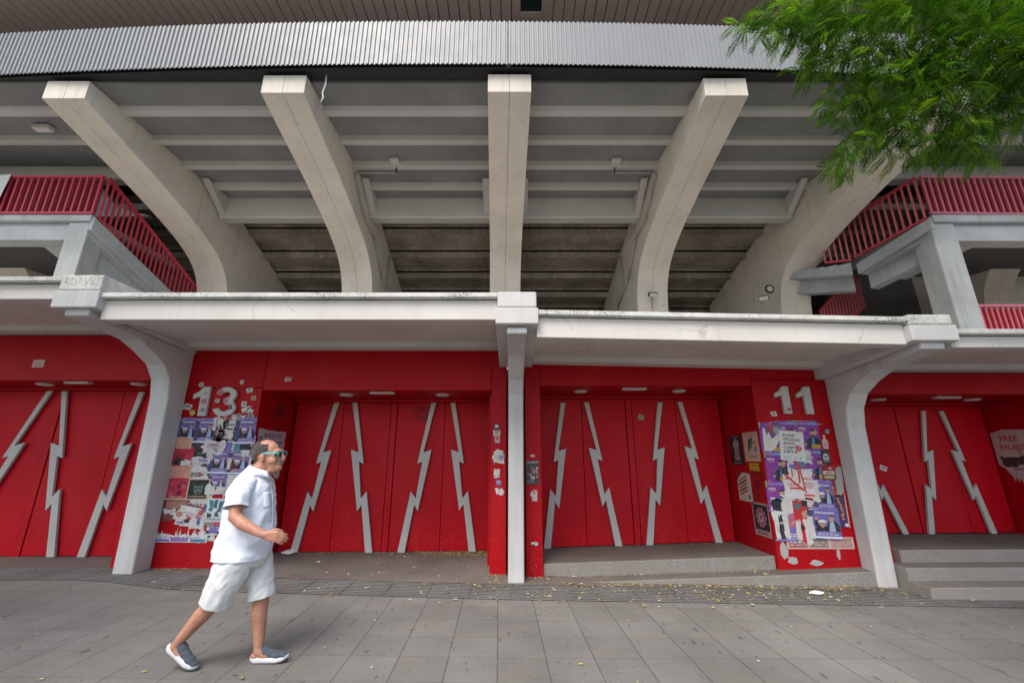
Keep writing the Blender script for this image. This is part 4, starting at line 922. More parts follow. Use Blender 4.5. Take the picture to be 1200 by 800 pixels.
R_ = [
 (scrap(.50, .62, MIX, 12), 4.26, 1.36, 2, 0, 'torn_poster', 'shredded mixed colour backing behind the middle of the right wall'),
 (scrap(.46, .46, MIX, 10), 4.14, .78, -2, 0, 'torn_poster', 'shredded mixed colour backing low on the right wall'),
 (topscrap(.68, .07), 4.24, 2.085, 1, 0, 'torn_poster', 'thin orange remnant along the top of the right poster wall'),
 (solo(.32, .41), 4.12, 1.904, 1, 1, 'poster', 'purple blue poster half hidden behind the white handwritten sheet'),
 (solo(.34, .423), 4.42, 1.894, 1, 2, 'poster', 'clean purple blue poster of a man in a suit at top right under the 11'),
 (whitehand(.33, .434), 3.865, 1.87, 1, 2, 'torn_poster', 'purple poster with a big white hand shaped tear, top left under the 11'),
 (solo(.32, .443), 3.875, 1.446, 1, 3, 'poster', 'clean purple blue suit poster on the left edge, below the hand shaped tear'),
 (solo(.30, .445, ((-.04, .55, .30, 1.0),)), 4.455, 1.470, 1, 1, 'poster', 'purple blue suit poster torn at upper left, right of the red and white ragged sheet'),
 (solo(.31, .417, ((.62, -.02, 1.04, .55),)), 3.825, 1.041, 1, 2, 'poster', 'purple blue poster torn off at its lower right, third down on the left edge'),
 (note(.36, .43), 4.15, 1.745, 5, 4, 'handwritten_sheet', 'white tilted sheet with black hand lettering and a red heart'),
 (duo(.30, .417, ((-.05, .3, .3, 1.0),)), 4.48, 1.055, 2, 3, 'poster', 'purple duo poster with torn left side, middle right under the 11'),
 (redtorn(.46, .434), 4.155, 1.222, 3, 5, 'torn_poster', 'ragged white sheet with red lettering in the middle of the right wall'),
 (bwtorn(.35, .562), 3.875, .729, 1, 3, 'torn_poster', 'shredded black white and purple sheet at the lower left of the right wall'),
 (redpic2(.21, .539), 4.115, .715, 1, 4, 'torn_poster', 'narrow red poster with white tears at the bottom centre of the right wall'),
 (pale(.94, .153), 4.32, .425, 0, 0, 'torn_poster', 'wide pale framed strip along the bottom of the right wall'),
 (duo(.44, .414, ((-.04, .0, .16, .7),)), 4.42, .685, 2, 5, 'poster', 'large purple duo poster at the lower right under the 11'),
 (greenred(.2, .19), 4.62, 1.366, 2, 3, 'flyer', 'small green and dark red flyer by the right column'),
 (darkred(.16, .223), 4.61, 1.171, 2, 2, 'flyer', 'dark red flyer with yellow shapes above the orange and purple one'),
 (orangepurple(.26, .431), 4.655, .843, 2, 2, 'poster', 'dark purple poster with orange zigzag lettering, lower right corner'),
 (bottle(.10, .198), 4.655, 1.803, 1, 1, 'sticker', 'pink bottle shaped sticker right of the posters under the 11'),
 (disc(.09, .09), 4.72, 1.955, 0, 1, 'sticker', 'round black sticker with a grey centre near the right column'),
 (mask(.13, .206), 4.62, 1.577, 3, 4, 'sticker', 'black sticker with a pale mask below the pink bottle one'),
 (grey(.12, .389), 4.755, 1.253, 3, 0, 'torn_poster', 'plain grey paper remnant beside the right column'),
]
for p, x, z, t, lv, nm, lb in R_: stick(nm, p, x, 6.398, z, lb, 'poster' if nm != 'sticker' else 'sticker', GR, FACADE, t, lv)
S_ = [
 (fdark(.40, .475), 7.10, 1.70, 'poster', 'dark torn poster of a pale figure, deepest on the recess wall beside the 11'),
 (fpale(.42, .438), 6.64, 1.739, 'poster', 'cream poster with a green leaf figure near the outer edge of the recess wall'),
 (fyellow(.255, .112), 6.64, 1.44, 'flyer', 'small yellow notice below the cream leaf poster'),
 (stripe(.40, .444), 7.0, 1.127, 'poster', 'cream poster with slanted dark stripes on the recess wall'),
 (flower(.42, .461), 6.65, .698, 'poster', 'black poster with a pink flower ring, lowest on the recess wall'),
]
for p, y, z, nm, lb in S_: stick(nm, p, 3.69, y, z, lb, 'poster', 'posters on the recess wall beside the 11', SIDE_R, 0, 1)
stick('graffiti', scrawl(.34, .5, ('Oo', 'XR', 'No'), (.12, .004, .008)), 3.69, 6.6, 1.17, 'dark scribbled tag on the recess wall between the yellow notice and the flower poster', 'graffiti', None, SIDE_R, 8, 0)
stick('poster', violet(.80, .56), -3.84, 6.86, 1.716, 'pale poster with violet lettering on the recess wall behind the man', 'poster', None, SIDE_L, 0, 1)
stick('torn_poster', scrap(.16, .30, [(.3, .3, .3), (.2, .2, .2)], 4), -3.84, 7.15, 1.40, 'grey torn scrap on the recess wall right of the man', 'poster', None, SIDE_L, 0, 1)
stick('graffiti', scrawl(.34, .75, ('R', 'R'), (.13, .004, .008)), -3.84, 7.0, 2.1, 'dark block letters sprayed above the violet lettered poster', 'graffiti', None, SIDE_L, 0, 0)
stick('graffiti', scrawl(.44, .30, ('CARICA', 'NE'), (.16, .004, .008)), -1.53, 7.449, 2.32, 'faint dark letters scrawled on the red door under the 13 gate lintel', 'graffiti', None, FACADE, 0, 0)
stick('torn_poster', palestine(.64, .995), 8.32, 7.12, 1.536, 'torn pink poster with red lettering on the dark wall at the right edge', 'poster', None, SIDE_R, 0, 1)
GJ = 'small stickers on the red pillars'
J_ = [
 (sticker(.08, .10, (.03, .03, .03), (.6, .6, .6)), -.23, 2.023, 'black and white sticker, topmost on the pillar left of the middle column'),
 (sticker(.11, .075), -.225, 1.935, 'wide white sticker second from the top on the left middle pillar'),
 (sticker(.08, .111, (.62, .42, .42), (.5, .1, .12)), -.22, 1.842, 'pink and white sticker third from the top on the left middle pillar'),
 (scrap(.16, .194, [(.3, .25, .4), (.5, .5, .5)], 3), -.2, 1.591, 'large white torn sticker with violet marks on the left middle pillar'),
 (sticker(.09, .13, (.63, .62, .62), (.55, .53, .53)), -.22, 1.357, 'plain white peeled sticker above the purple square on the left middle pillar'),
 (sticker(.085, .08, (.27, .12, .36), (.45, .35, .55)), -.195, 1.227, 'small purple square sticker on the left middle pillar'),
 (bits(.11, .10, 2), -.18, 1.109, 'white flecks of torn sticker, lowest on the left middle pillar'),
 (collage(.19, .333), .30, 1.37, 'dark multicoloured collage sheet on the pillar right of the middle column'),
 (sticker(.06, .036), .30, 1.604, 'tiny white sticker just above the dark collage sheet'),
 (bits(.10, .15, 2, (.5, .48, .44)), .32, 1.05, 'pale peeled flecks below the dark collage sheet'),
 (bits(.11, .05, 1), .31, .42, 'white torn scrap near the foot of the right middle pillar'),
]
for p, x, z, lb in J_: stick('sticker', p, x, 6.386, z, lb, 'sticker', GJ, FACADE, rnd.uniform(-2, 2), 1)
GN = 'small stickers around the 13'; W_ = (.62, .6, .58)
K_ = [
 ('disc', -4.79, 2.659, .075, W_, 'round white sticker above the left end of the 1'), ('s', -4.03, 2.571, .10, W_, 'white sticker right of the top of the 3'),
 ('s', -3.95, 2.452, .075, (.5, .3, .2), 'small orange and white sticker right of the 3 by the recess edge'), ('s', -4.08, 2.363, .08, W_, 'white blot sticker right of the middle of the 3'),
 ('bits', -4.02, 2.275, .17, W_, 'row of white torn flecks right of the foot of the 3'), ('s', -4.93, 2.321, .13, W_, 'grey and white sticker left of the foot of the 1'),
 ('disc', -4.80, 2.225, .085, (.62, .45, .02), 'round yellow sticker under the left of the 1'),
 ('s', -4.655, 2.513, .075, W_, 'white face sticker on the upper stem of the 1'), ('s', -4.66, 2.396, .09, (.58, .2, .22), 'pink sticker on the middle of the 1'), ('s', -4.66, 2.267, .08, (.3, .26, .5), 'violet sticker on the foot of the 1'),
 ('s', -4.44, 2.535, .08, (.55, .14, .16), 'pink heart sticker on the top of the 3'), ('s', -4.46, 2.406, .075, (.5, .45, .4), 'cream sticker left of the waist of the 3'), ('s', -4.335, 2.405, .075, (.52, .2, .3), 'rose and violet sticker at the waist of the 3'),
 ('s', -4.25, 2.313, .065, (.12, .02, .04), 'dark maroon sticker on the lower curve of the 3'), ('dome', -4.13, 2.190, .08, None, 'small grey dome shaped sticker under the 3'), ('dome', -3.95, 2.188, .105, None, 'larger grey dome shaped sticker by the recess edge under the 13'),
 ('s', -4.17, 2.70, .06, W_, 'tiny pale sticker above the 3 near the upper panel'), ('s', 3.96, 2.214, .085, W_, 'small white sticker under the left 1 of the 11'),
 ('s', 4.17, 2.28, .06, (.55, .15, .17), 'pink sticker on the foot of the left 1 of the 11'),
 ('s', -3.46, 2.74, .10, (.6, .52, .45), 'cream sticker on the lintel above the left of the 13 gate'),
]
for k, x, z, s, c, lb in K_:
    p = disc(s, s, c, (.3, .28, .26)) if k == 'disc' else dome(s, s * .75) if k == 'dome' else bits(s, s * .6, 2) if k == 'bits' else sticker(s, s * rnd.uniform(.7, 1.2), c)
    ondig = any(abs(x - a) < .14 and z > 2.22 for a in (-4.66, -4.335)) or (x > 4.1 and z > 2.2); ondig = ondig and 'above' not in lb
    stick('sticker', p, x, 6.344 if ondig else 6.398, z, lb, 'sticker', GN, FACADE, rnd.uniform(-12, 12), 1)
pp = Paper(.18, .12).base((.60, .47, .42)).lines(.1, .9, .15, .8, 3, (.35, .15, .13), .4)
stick('sticker', pp, -7.4, 6.398, 2.99, 'cream notice on the dark red lintel at the far left', 'sticker', None, FACADE, 0, 1)
stick('sticker', sticker(.11, .085, (.42, .3, .26)), 2.27, 7.448, 2.255, 'faded sticker high on the third door leaf under the 11 gate lintel', 'sticker', None, FACADE, 20, 0)
stick('sticker', sticker(.12, .08), 6.335, 7.448, 1.40, 'small white sticker on the door beyond the right column', 'sticker', None, FACADE, 25, 0)
# peeled paint at the foot of the right panel
for i, (x, z, a, b) in enumerate(((3.80, .33, .13, .26), (3.90, .20, .16, .12), (4.22, .17, .22, .09), (4.55, .28, .06, .18))):
    p = Paper(a, b).base((.40, .39, .38), [(.5 + .5 * math.cos(R(24 * k)) * rnd.uniform(.65, 1), .5 + .5 * math.sin(R(24 * k)) * rnd.uniform(.65, 1)) for k in range(15)])
    o = p.mb.build('peeled_patch', 'paper', G11, norm=False, loc=(0, 0, 0)); o.location = Vector((x, 6.3992, z)) - origin_of(G11)
# ---------------------------------------------------------------- walking man
def samples(chain):
    out = []
    for (p, r), (q, s) in zip(chain[:-1], chain[1:]):
        p = Vector(p); q = Vector(q); n = max(1, int((q - p).length / (min(r, s) * .3)))
        out += [(p.lerp(q, i / n), r + (s - r) * i / n) for i in range(n)]
    return out + [(Vector(chain[-1][0]), chain[-1][1])]
_ico = bmesh.new(); bmesh.ops.create_icosphere(_ico, subdivisions=2, radius=1); ICO = ([v.co.copy() for v in _ico.verts], [[v.index for v in f.verts] for f in _ico.faces]); _ico.free()
class Blob:
    def __init__(s): s.mb = MB()
    def ball(s, c, r, rot=None):
        r = (r, r, r) if isinstance(r, (int, float)) else r; c = Vector(c)
        vs = [Vector((v.x * r[0], v.y * r[1], v.z * r[2])) for v in ICO[0]]
        if rot is not None: vs = [rot @ v for v in vs]
        s.mb.add([c + v for v in vs], ICO[1]); return s
    def limb(s, *chain):
        for p, r in samples(chain): s.ball(p, r)
        return s
    def build(s, name, mat, parent, voxel=.007, smooth=6, cut=None):
        o = s.mb.build(name, mat, None, norm=False, loc=origin_of(parent))
        m = o.modifiers.new('r', 'REMESH'); m.mode = 'VOXEL'; m.voxel_size = voxel
        bpy.context.view_layer.update(); dg = bpy.context.evaluated_depsgraph_get()
        me = bpy.data.meshes.new_from_object(o.evaluated_get(dg)); o.modifiers.clear(); old = o.data; o.data = me; bpy.data.meshes.remove(old); me.name = name
        bm = bmesh.new(); bm.from_mesh(me)
        for i in range(smooth): bmesh.ops.smooth_vert(bm, verts=bm.verts, factor=.5, use_axis_x=True, use_axis_y=True, use_axis_z=True)
        if cut:
            off = origin_of(parent); geom = [g for g in bm.verts] + [e for e in bm.edges] + [f for f in bm.faces]
            for co_, no_ in cut: bmesh.ops.bisect_plane(bm, geom=bm.verts[:] + bm.edges[:] + bm.faces[:], plane_co=Vector(co_) - off, plane_no=Vector(no_), clear_outer=True)
        for f in bm.faces: f.smooth = True
        bm.to_mesh(me); bm.free()
        if not me.materials: me.materials.append(M[mat])
        o.parent = parent; o.location = (0, 0, 0); return o
PX, PYY = -2.15, 3.70
MAN = thing('person', (PX, PYY, gz(PX)), 'balding man in white shirt and pale shorts striding past the torn posters', 'person')
NY = 3.50   # near (camera) side shoulder
B = Blob()
# head and neck
B.ball((-2.105, 3.70, 1.632), (.112, .082, .106)).ball((-2.06, 3.70, 1.585), (.090, .072, .095)).ball((-2.02, 3.70, 1.535), (.060, .058, .060)).ball((-1.985, 3.70, 1.505), (.036, .040, .032))
B.limb(((-1.972, 3.70, 1.625), .018), ((-1.948, 3.70, 1.578), .019)).ball((-1.952, 3.70, 1.572), (.022, .024, .016))
B.ball((-1.985, 3.70, 1.643), (.030, .055, .016)).ball((-1.966, 3.70, 1.532), (.020, .030, .010)).ball((-1.968, 3.70, 1.515), (.018, .026, .009))
for sg in (-1, 1):
    B.ball((-2.02, 3.70 + sg * .045, 1.565), (.045, .030, .040)); B.ball((-1.99, 3.70 + sg * .034, 1.612), (.014, .018, .014))
    B.ball((-2.085, 3.70 + sg * .084, 1.590), (.026, .012, .037)); B.ball((-2.078, 3.70 + sg * .086, 1.562), (.014, .011, .016))
B.limb(((-2.15, 3.70, 1.40), .085), ((-2.115, 3.70, 1.50), .075), ((-2.08, 3.70, 1.55), .068)); B.ball((-2.03, 3.70, 1.488), (.055, .05, .035))
# trunk
for z, rx, ry in ((.86, .15, .16), (.95, .16, .16), (1.05, .165, .16), (1.15, .16, .155), (1.25, .145, .155), (1.32, .125, .145), (1.37, .10, .115)): B.ball((-2.165, 3.70, z), (rx, ry, .085))
for sy in (3.55, 3.85): B.limb(((-2.155, 3.70, 1.37), .075), ((-2.155, sy, 1.365), .052))
# near arm: forearm carried forward
B.limb(((-2.155, 3.55, 1.365), .052), ((-2.150, 3.485, 1.25), .050), ((-2.125, 3.44, 1.155), .045), ((-2.045, 3.425, 1.105), .047), ((-1.93, 3.42, 1.055), .036), ((-1.865, 3.42, 1.028), .028))
# far arm: swung back behind the trunk
B.limb(((-2.155, 3.85, 1.365), .052), ((-2.185, 3.915, 1.25), .050), ((-2.21, 3.94, 1.13), .043), ((-2.20, 3.93, 1.00), .038), ((-2.185, 3.92, .91), .027))
def hand(B, w, f, u, s):
    """palm, four bent fingers and a thumb; w wrist, f forward, u towards thumb side, s palm normal"""
    w, f, u, s = Vector(w), Vector(f).normalized(), Vector(u).normalized(), Vector(s).normalized()
    for i in range(4):
        a = w + f * .012 + u * (.024 - .016 * i) * .7; k = w + f * (.092 - .004 * abs(i - 1)) + u * (.031 - .0205 * i)
        B.limb((a, .017), (k, .0135))
        L = (.044, .049, .046, .036)[i]; d1 = (f * .86 + s * .34 - u * (.14 + .06 * i)).normalized(); j1 = k + d1 * L; d2 = (f * .52 + s * .78 - u * .22).normalized(); j2 = j1 + d2 * L * .68; d3 = (s * .95 - f * .05 - u * .15).normalized()
        B.limb((k, .0115), (j1, .0098), (j2, .0088), (j2 + d3 * L * .42, .0075))
    t0 = w + f * .022 + u * .018 + s * .010; t1 = t0 + (f * .6 + u * .55 + s * .45).normalized() * .045; t2 = t1 + (f * .95 + s * .35 - u * .05).normalized() * .034; t3 = t2 + (f * .9 + s * .3 - u * .35).normalized() * .024
    B.limb((t0, .017), (t1, .0125), (t2, .0105), (t3, .0085))
hand(B, (-1.862, 3.42, 1.026), (1, .05, -.12), (.12, 0, 1), (0, 1, -.15))
hand(B, (-2.185, 3.92, .905), (.1, 0, -1), (1, 0, .1), (0, -1, 0))
# legs
NK = (-2.285, 3.625, .515); NA = (-2.535, 3.64, .225)
FK = (-2.015, 3.79, .505); FA = (-1.985, 3.795, .135)
B.limb(((-2.17, 3.62, .86), .10), ((-2.24, 3.62, .66), .085), (NK, .058), ((-2.365, 3.63, .435), .061), ((-2.45, 3.635, .33), .047), (NA, .034))
B.limb(((-2.15, 3.79, .86), .10), ((-2.07, 3.79, .66), .085), (FK, .058), ((-2.018, 3.79, .40), .061), ((-2.0, 3.795, .27), .047), (FA, .034))
B.limb((NA, .036), ((-2.49, 3.645, .165), .036), ((-2.45, 3.65, .115), .03)); B.limb((FA, .037), ((-1.95, 3.80, .105), .034), ((-1.85, 3.81, .09), .028)); B.ball((-2.005, 3.795, .10), (.035, .033, .035)); B.ball((-2.545, 3.64, .19), (.03, .033, .035))
body = B.build('body', 'skin', MAN, .0058, 4)
# hair: horseshoe round the back and sides, thin over the crown
hb = MB(); nu, nv = 150, 100; idx = {}; vs = []
def hp(u, v):
    th = 2 * math.pi * u / nu; ph = math.pi * v / nv
    d = Vector((math.sin(ph) * math.cos(th), math.sin(ph) * math.sin(th), math.cos(ph)))
    k = 1 + .018 * noise.noise(d * 14); return Vector((-2.108 + d.x * .1165 * k, 3.70 + d.y * .0865 * k, 1.630 + d.z * .1095 * k)), d
keep = []
for u in range(nu):
    for v in range(nv):
        p, d = hp(u + .5, v + .5); ok = False
        if d.z < .80 and d.z > -.62:
            lim = .42 if d.z > .05 else .20 + .4 * d.z if d.z > -.15 else -.22 - .3 * (-.15 - d.z)
            ok = d.x < lim + .10 * noise.noise(d * 11) + .07 * noise.noise(d * 38)
            if d.z > .62 and d.x > -.25: ok = False
        if ok: keep.append((u, v))
fs = []; vmap = {}
for u, v in keep:
    q = []
    for a, b in ((u, v), (u + 1, v), (u + 1, v + 1), (u, v + 1)):
        key = (a % nu, b)
        if key not in vmap: vmap[key] = len(vs); vs.append(hp(a, b)[0])
        q.append(vmap[key])
    fs.append(tuple(q[::-1]))
hb.add(vs, fs); h = hb.build('hair', 'hair', MAN, smooth=True); sd = h.modifiers.new('t', 'SOLIDIFY'); sd.thickness = .016; sd.offset = -1
# sunglasses, moustache
sg_ = MB()
for s in (-1, 1):
    sg_.bar((-2.085, 3.70 + s * .090, 1.622), (-1.968, 3.70 + s * .072, 1.628), .005, .016)
for a, b in (((-1.966, 3.628, 1.636), (-1.957, 3.70, 1.636)), ((-1.957, 3.70, 1.636), (-1.966, 3.772, 1.636))): sg_.bar(a, b, .008, .012)
for s in (-1, 1):
    ring = [(-1.966 + .006 * math.cos(2 * math.pi * k / 16), 3.70 + s * (.038 + .030 * math.cos(2 * math.pi * k / 16)), 1.612 + .022 * math.sin(2 * math.pi * k / 16)) for k in range(17)]
    sg_.tube(ring, .0042, 6)
sun_ = sg_.build('sunglasses', 'teal', MAN, smooth=False)
for s in (-1, 1):
    ln = MB(); pts = [(-1.966, 3.70 + s * (.038 + .029 * math.cos(2 * math.pi * k / 16)), 1.612 + .021 * math.sin(2 * math.pi * k / 16)) for k in range(16)]
    ln.prism(pts, [(x + .004, y, z) for x, y, z in pts]); ln.bar((-1.990, 3.70 + s * .071, 1.613), (-1.964, 3.70 + s * .069, 1.613), .004, .036); ln.build('lens', 'lens', sun_)
mo = Blob(); mo.limb(((-1.964, 3.672, 1.540), .009), ((-1.949, 3.70, 1.549), .011), ((-1.964, 3.728, 1.540), .009)); mo.build('moustache', 'moustache', MAN, .004, 2)
# shirt
def ring(cx, cy, z, rx, ry, n=128, tilt=0, sq=2.3):
    out = []
    for k in range(n):
        a = 2 * math.pi * k / n; c, s = math.cos(a), math.sin(a); m = (abs(c) ** sq + abs(s) ** sq) ** (-1 / sq)
        out.append(Vector((cx + rx * c * m, cy + ry * s * m, z + tilt * c * m)))
    return out
def wrinkle(rings, amp, f, seed=0, vert=.5):
    for r in rings:
        c = sum(r, Vector()) / len(r)
        for p in r:
            d = (p - c); d.z = 0; d.normalize()
            sl = p.z + .5 * (p.x + 2.16); p += d * amp * (.6 * noise.noise(Vector((p.x * f + seed, p.y * f, p.z * f * vert))) + .75 * (.5 - 2 * abs(noise.noise(Vector((p.x * f * .9, p.y * f * .9 + seed, sl * f * 1.3))))) + .3 * noise.noise(Vector((p.x * f * 2.3, p.y * f * 2.3 + seed, p.z * f * 1.7))) + .42 * (.4 - 2 * abs(noise.noise(Vector((p.x * 13 + 5, p.y * 13, (p.z - .9 * p.x) * 17))))) * max(0, noise.noise(Vector((p.x * 5, p.y * 5 + 9, p.z * 4))) + .35))
    return rings
def spline(keys, n):
    out = []
    for i in range(n):
        t = i / (n - 1) * (len(keys) - 1); j = min(int(t), len(keys) - 2); u = t - j
        k0, k1, k2, k3 = keys[max(j - 1, 0)], keys[j], keys[j + 1], keys[min(j + 2, len(keys) - 1)]
        out.append(tuple(.5 * ((2 * b) + (-a + c) * u + (2 * a - 5 * b + 4 * c - d) * u * u + (-a + 3 * b - 3 * c + d) * u ** 3) for a, b, c, d in zip(k0, k1, k2, k3)))
    return out
keys = [(-2.172, .815, .200, .192), (-2.168, .90, .197, .192), (-2.160, 1.0, .194, .19), (-2.158, 1.1, .189, .188), (-2.165, 1.2, .179, .186), (-2.172, 1.29, .167, .184), (-2.172, 1.36, .148, .172), (-2.162, 1.415, .120, .138), (-2.148, 1.46, .096, .103), (-2.135, 1.49, .086, .082)]
rs = [ring(cx, 3.70, z, rx, ry, tilt=(-.03 * max(0, (z - 1.38) / .1))) for cx, z, rx, ry in spline(keys, 120)]
wrinkle(rs, .017, 7, 3, .45)
sb = MB(); sb.loft(rs, caps=False); sh = sb.build('shirt', 'shirt', MAN, smooth=True); sd = sh.modifiers.new('t', 'SOLIDIFY'); sd.thickness = .004; sd.offset = -1
def tube_cloth(keys, n, parent, name, mat, amp, seed, thick=.004, f=9, capend=False):
    """cloth tube along keys (x, y, z, radius_a, radius_b)"""
    pts = spline(keys, n); rr = []
    for i, (x, y, z, ra, rb) in enumerate(pts):
        a = Vector(pts[max(i - 1, 0)][:3]); b = Vector(pts[min(i + 1, n - 1)][:3]); d = (b - a).normalized()
        u = Vector((0, 1, 0)) - d * d.y; u.normalize(); v = d.cross(u)
        rr.append([Vector((x, y, z)) + u * (rb * math.cos(2 * math.pi * k / 72)) + v * (ra * math.sin(2 * math.pi * k / 72)) for k in range(72)])
    for r in rr:
        c = sum(r, Vector()) / 72
        for p in r:
            d = (p - c).normalized(); p += d * amp * (noise.noise(Vector((p.x * f + seed, p.y * f, p.z * f * .6))) + .6 * noise.noise(Vector((p.x * f * 2.2, p.y * f * 2.2 + seed, p.z * f * 1.5))) + .5 * (.4 - 2 * abs(noise.noise(Vector((p.x * 12 + seed, p.y * 12, (p.z - .8 * p.x) * 15))))))
    m = MB(); m.loft(rr, caps=False); o = m.build(name, mat, parent, smooth=True); sd = o.modifiers.new('t', 'SOLIDIFY'); sd.thickness = thick; sd.offset = -1; return o
tube_cloth([(-2.16, 3.62, 1.395, .075, .066), (-2.160, 3.57, 1.385, .080, .066), (-2.158, 3.522, 1.335, .083, .070), (-2.150, 3.488, 1.28, .085, .070), (-2.138, 3.462, 1.215, .090, .073)], 34, sh, 'sleeve', 'shirt', .011, 1)
tube_cloth([(-2.16, 3.78, 1.395, .075, .066), (-2.160, 3.83, 1.385, .080, .066), (-2.165, 3.878, 1.335, .083, .070), (-2.18, 3.912, 1.28, .085, .070), (-2.19, 3.935, 1.215, .090, .073)], 34, sh, 'sleeve', 'shirt', .011, 2)
# collar: two flaps folded down round the neck
cm = MB(); n = 24; ri, ro = [], []
for k in range(n + 1):
    a = R(28 + (332 - 28) * k / n); c, s = math.cos(a), math.sin(a); dip = .035 * (1 + c) / 2
    ri.append(Vector((-2.122 + .083 * c, 3.70 + .080 * s, 1.532 - dip * 1.6))); ro.append(Vector((-2.122 + .112 * c + (.02 if k in (0, n) else 0), 3.70 + .108 * s, 1.480 - dip * 1.5 - (.022 if k in (0, n) else 0))))
vs = ri + ro; cm.add(vs, [(k, k + 1, n + 2 + k, n + 1 + k) for k in range(n)]); co_ = cm.build('collar', 'shirt', sh, smooth=True); sd = co_.modifiers.new('t', 'SOLIDIFY'); sd.thickness = .004; sd.offset = 1
# patch pocket on the chest and button placket
pk = MB()
def front(y, z):
    best = None
    for r in rs:
        for p in r:
            if p.x > -2.1:
                e = abs(p.z - z) * 3 + abs(p.y - y)
                if best is None or e < best[0]: best = (e, p.x)
    return best[1]
for (ya, yb, za, zb, nm) in ((3.60, 3.67, 1.20, 1.315, 'pocket'), (3.688, 3.712, .83, 1.40, 'placket')):
    m = MB(); nz = 10; pts = []
    for i in range(nz + 1):
        z = za + (zb - za) * i / nz; pts.append([Vector((front(y, z) + .006, y, z)) for y in (ya, (ya + yb) / 2, yb)])
    m.add([p for r in pts for p in r], [(i * 3 + j, i * 3 + j + 1, i * 3 + j + 4, i * 3 + j + 3) for i in range(nz) for j in range(2)])
    o = m.build(nm, 'shirt', sh, smooth=True); sd = o.modifiers.new('t', 'SOLIDIFY'); sd.thickness = .004
# shorts
so_ = Blob(); so_ = None
SHO = tube_cloth([(-2.165, 3.70, .98, .165, .16), (-2.165, 3.70, .90, .185, .175), (-2.165, 3.70, .82, .192, .185), (-2.165, 3.70, .76, .165, .165)], 14, MAN, 'shorts', 'shorts', .008, 5)
tube_cloth([(-2.165, 3.625, .86, .135, .095), (-2.185, 3.615, .78, .142, .105), (-2.215, 3.615, .69, .132, .105), (-2.255, 3.618, .59, .118, .098), (-2.288, 3.622, .505, .112, .096)], 44, SHO, 'short_leg', 'shorts', .012, 8)
tube_cloth([(-2.155, 3.785, .86, .130, .095), (-2.12, 3.79, .78, .135, .105), (-2.075, 3.79, .69, .122, .105), (-2.035, 3.79, .60, .102, .096), (-2.012, 3.79, .505, .094, .094)], 44, SHO, 'short_leg', 'shorts', .011, 11)
# shoes: knit upper on a thick white sole
def shoe(heel, pitch, yaw, name='shoe'):
    Mx = Matrix.Translation(heel) @ Matrix.Rotation(yaw, 4, 'Z') @ Matrix.Rotation(pitch, 4, 'Y')
    T = lambda x, y, z: Mx @ Vector((x, y, z))
    out = [(.0, .0), (.004, .022), (.03, .033), (.09, .031), (.14, .035), (.20, .040), (.245, .036), (.272, .023), (.281, .0)]
    loop = out + [(x, -y) for x, y in out[-2:0:-1]]
    u = Blob()
    for c, r in (((.035, 0, .075), (.036, .033, .050)), ((.06, 0, .075), (.046, .034, .046)), ((.10, 0, .066), (.05, .035, .045)), ((.15, 0, .054), (.055, .038, .036)), ((.20, 0, .048), (.055, .043, .030)), ((.243, 0, .042), (.040, .037, .026))):
        u.ball(T(*c), r, Mx.to_3x3())
    up_ = u.build(name, 'shoe', MAN, .005, 12)
    m = MB(); rings = []
    def zb(x): return .004 + .03 * max(0, (x - .20) / .09) ** 2 + .012 * max(0, (.03 - x) / .035)
    for lev, sc in ((0, .95), (.3, 1.03), (.75, 1.03), (1, .98)):
        rings.append([T(.14 + (x - .14) * (1 + (sc - 1) * .5), y * sc, zb(x) + lev * (.026 + .010 * max(0, 1 - x / .12))) for x, y in loop])
    m.loft(rings); m.build('sole', 'sole', up_, smooth=True, bevel=0); return up_
shoe(Vector((-2.035, 3.795, gz(-2) + .001)), 0, R(5))
shoe(Vector((-2.602, 3.64, .205)), R(34), R(2))
# ---------------------------------------------------------------- street tree whose crown hangs in at the upper right
TREE = thing('street_tree', (6.6, 1.6, gz(6.6)), 'leafy street tree with feathery green fronds hanging in at the upper right', 'tree')
tr = random.Random(21)
mb = MB(); mb.tube([(6.6, 1.6, gz(6.6) - .1), (6.58, 1.62, 1.2), (6.5, 1.68, 2.6), (6.4, 1.8, 3.9), (6.3, 1.9, 4.6)], .17, 12, .12); mb.build('trunk', 'bark', TREE, smooth=True)
limbs = [[(6.32, 1.9, 4.5), (5.6, 2.5, 5.7), (4.9, 3.3, 7.0), (3.9, 3.8, 7.1), (3.0, 3.95, 6.9)], [(6.35, 1.85, 4.4), (5.95, 2.6, 5.7), (5.4, 3.5, 6.5)],
         [(6.3, 1.9, 4.6), (6.5, 2.9, 5.9), (6.2, 4.0, 6.5), (5.6, 4.4, 6.6)], [(6.3, 1.9, 4.6), (6.0, 1.8, 6.0), (5.4, 2.2, 7.2), (4.4, 2.6, 7.9)], [(6.3, 1.9, 4.6), (7.2, 1.4, 5.8), (8.2, 1.0, 6.8)],
         [(6.3, 1.9, 4.55), (5.6, .9, 5.7), (4.8, .2, 6.5)], [(6.3, 1.9, 4.6), (7.2, 2.9, 5.5), (7.9, 3.9, 5.7)]]
for l in limbs:
    mb = MB(); mb.tube(l, .055, 8, .008); mb.build('limb', 'bark', TREE, smooth=True)
